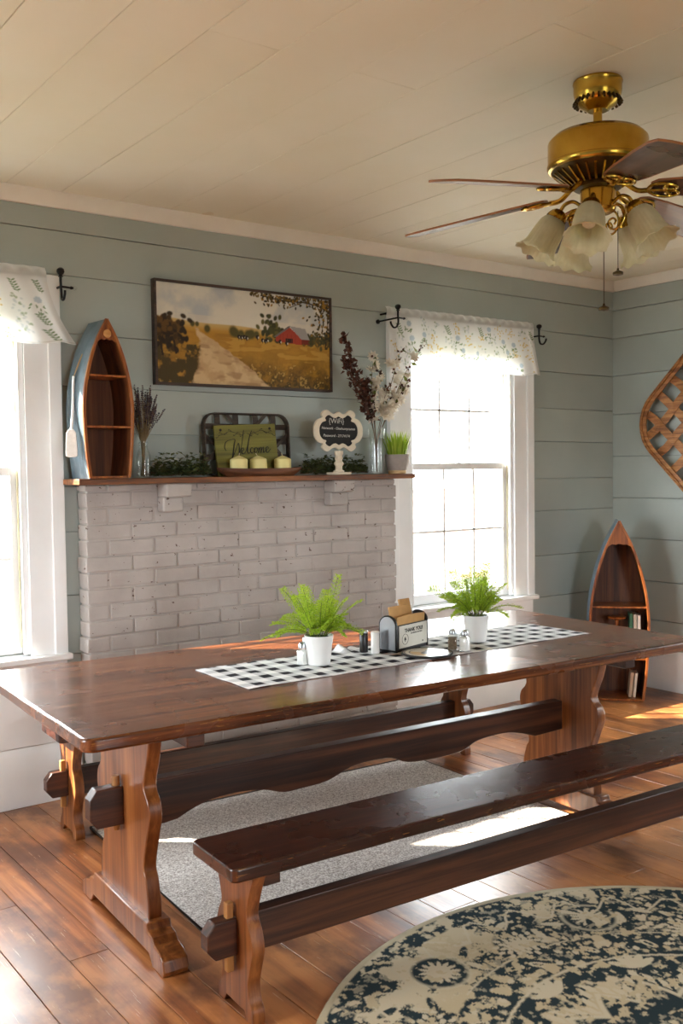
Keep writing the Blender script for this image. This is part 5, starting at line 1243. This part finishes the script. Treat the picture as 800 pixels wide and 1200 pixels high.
vent = lathe_part('vent_plate', [(0.139, 2.3175), (0.137, 2.312), (0.118, 2.292), (0.092, 2.279), (0.060, 2.272), (0, 2.272)], M_DARKBRASS, FAN)
for k in range(30):
    a = 2*PI*k/30; mb = MB(); mb.box(-0.032, 0.032, -0.0028, 0.0028, -0.004, 0.004, Matrix.Rotation(a, 4, 'Z') @ Matrix.Translation((0.108, 0, 2.2885)) @ Matrix.Rotation(math.radians(-37), 4, 'Y')); mb.build('vent_fin', M_BRASS, vent)
lathe_part('flywheel', [(0.07, 2.2735), (0.072, 2.270), (0.072, 2.258), (0.05, 2.256), (0, 2.256)], M_DARKBRASS, FAN)
lathe_part('switch_housing', [(0.046, 2.258), (0.053, 2.255), (0.054, 2.250), (0.053, 2.200), (0.0545, 2.196), (0.051, 2.188), (0.040, 2.182), (0.016, 2.178), (0, 2.178)], M_BRASS, FAN)
away = Vector((math.sin(YAW), math.cos(YAW), 0))
def dir_ang(phi): d = math.sin(math.radians(phi))*r0+math.cos(math.radians(phi))*away; return math.atan2(d.y, d.x)
for phi in (-4, 56, 116, 176, 236, 297):
    a = dir_ang(phi); RZ = Matrix.Rotation(a, 4, 'Z'); droop = math.radians(6.5); pitch = math.radians(-12)
    BM_ = RZ @ Matrix.Translation((0.165, 0, 2.238)) @ Matrix.Rotation(droop, 4, 'Y') @ Matrix.Rotation(pitch, 4, 'X')
    ol = [(0.02, -0.046), (0.0, -0.030), (-0.004, 0.0), (0.0, 0.030), (0.02, 0.046), (0.10, 0.056), (0.30, 0.068), (0.420, 0.070), (0.458, 0.060), (0.470, 0.030), (0.472, 0.0), (0.470, -0.030), (0.458, -0.060), (0.420, -0.070), (0.30, -0.068), (0.10, -0.056)]
    mb = MB(); mb.prism(ol, 0.0, 0.0065, 'z'); bl = mb.build('blade', M_BLADE, FAN, bevel=0.0015); bl.matrix_local = BM_
    mb = MB(); mb.tube([(x, y, 0.00325) for x, y in ol], 0.0036, 6, closed=True); mb.build('blade_edge', plain('light_blade_edge', (150, 100, 62), 0.4), bl)
    mb = MB()                                                    # scrolled iron that carries the blade
    mb.tube(crom([(-0.098, 0, 0.030), (-0.075, 0, 0.012), (-0.045, 0, -0.006), (-0.012, 0, -0.006)], 6), [0.008]*19, 8)
    for s_ in (-1, 1):
        mb.tube(crom([(-0.020, 0, -0.006), (0.004, s_*0.034, -0.006), (0.040, s_*0.042, -0.006), (0.070, s_*0.024, -0.006), (0.064, s_*0.006, -0.006), (0.040, s_*0.008, -0.006), (0.036, s_*0.022, -0.006), (0.050, s_*0.026, -0.006)], 6), 0.0048, 8)
    mb.tube([(-0.012, 0, -0.006), (0.062, 0, -0.006)], 0.0048, 8)
    mb.build('blade_iron', M_BRASS, bl)
ed = None
# light kit
M_SHADE = None
def shade_mat():
    t_ = NT('frosted_ivory_glass'); f = t_.noise(t_.coord('Object'), 30, 3)
    col = t_.ramp(f, [(0.3, lin((226, 220, 190))), (0.7, lin((238, 234, 210)))])
    t_.set(Base_Color=col, Roughness=0.35); tr = t_.node('ShaderNodeBsdfTranslucent'); t_.link(col, tr.inputs[0])
    m = t_.node('ShaderNodeMixShader'); m.inputs[0].default_value = 0.5; t_.link(t_.bsdf.outputs[0], m.inputs[1]); t_.link(tr.outputs[0], m.inputs[2]); t_.link(m.outputs[0], t_.out.inputs[0]); return t_.m
M_SHADE = shade_mat(); M_BULB = plain('white_bulb_glass', (240, 238, 230), 0.2)
for al in (-24, 48, 120, 192, 264):
    d = math.sin(math.radians(al))*r0-math.cos(math.radians(al))*away; a = math.atan2(d.y, d.x); RZ = Matrix.Rotation(a, 4, 'Z')
    def W(p): return RZ @ Vector(p)
    mb = MB(); mb.tube([W(p) for p in crom([(0.048, 0, 2.205), (0.075, 0, 2.222), (0.102, 0, 2.212), (0.118, 0, 2.186)], 6)], 0.0058, 8)
    arm = mb.build('lamp_arm', M_BRASS, FAN)
    mb = MB(); sp = [(0.052, 0, 2.196), (0.074, 0, 2.196), (0.088, 0, 2.176), (0.082, 0, 2.146), (0.060, 0, 2.126), (0.040, 0, 2.132), (0.036, 0, 2.152), (0.050, 0, 2.160), (0.060, 0, 2.150), (0.054, 0, 2.140)]
    mb.tube([W(p) for p in crom(sp, 5)], 0.0034, 6); mb.build('scroll', M_BRASS, arm)
    tilt = math.radians(180-31); SM = RZ @ Matrix.Translation((0.116, 0, 2.190)) @ Matrix.Rotation(tilt, 4, 'Y')
    mb = MB(); mb.lathe([(0.0, -0.004), (0.018, -0.004), (0.026, 0.004), (0.032, 0.018), (0.034, 0.030), (0.031, 0.030)], 24, SM); mb.build('shade_holder', M_BRASS, arm)
    mb = MB()
    def fl(k, an): return 0.020*math.cos(an*26)*(0.5+0.5*k)+0.035*max(0, k-0.72)/0.28*math.cos(an*9)
    prof = [(0.029, 0.020), (0.034, 0.028), (0.041, 0.042), (0.0445, 0.060), (0.047, 0.082), (0.0485, 0.104), (0.052, 0.122), (0.059, 0.136), (0.070, 0.145)]
    pr_ = crom2(prof, 3); inn = [(r_-0.003, z) for r_, z in reversed(pr_)]
    rings = []
    mb.bm.verts.ensure_lookup_table()
    seg = 104
    full = pr_+inn; n1_ = len(pr_)
    for i, (r_, z) in enumerate(full):
        kk = (i if i < n1_ else len(full)-1-i)/(n1_-1); rg = []
        for q in range(seg):
            an = 2*PI*q/seg; rr = r_*(1+fl(kk, an)); rg.append(mb.bm.verts.new(SM @ Vector((rr*math.cos(an), rr*math.sin(an), z+0.004*max(0, kk-0.8)/0.2*math.cos(an*9)))))
        rings.append(rg)
    for A_, B_ in zip(rings, rings[1:]+rings[:1]):
        for q in range(seg): mb._poly([A_[q], A_[(q+1) % seg], B_[(q+1) % seg], B_[q]])
    mb.build('shade', M_SHADE, arm, angle=80)
    mb = MB(); mb.lathe([(0, 0.03), (0.012, 0.03), (0.013, 0.045), (0.020, 0.060), (0.023, 0.074), (0.019, 0.088), (0.009, 0.096), (0, 0.098)], 18, SM); mb.build('bulb', M_BULB, arm)
lathe_part('lower_stem', [(0.016, 2.180), (0.012, 2.160), (0.018, 2.140), (0.010, 2.120), (0.012, 2.108), (0.004, 2.096), (0, 2.094)], M_DARKBRASS, FAN, 20)
def chain(lat_, aw, z0, z1):
    p = r0*lat_+away*aw; mb = MB(); mb.tube([(p.x, p.y, z1+0.01), (p.x, p.y, z0)], 0.0012, 6)
    c = mb.build('pull_chain', M_DARKBRASS, FAN)
    mb = MB(); mb.lathe([(0, 0.018), (0.003, 0.016), (0.004, 0.010), (0.0155, 0.004), (0.0165, 0.0), (0.0155, -0.004), (0.004, -0.006), (0, -0.007)], 20, None, (p.x, p.y, z1)); mb.build('pull_knob', M_DARKBRASS, c)
chain(0.010, -0.03, 2.182, 1.885); chain(0.062, 0.0, 2.190, 1.998)
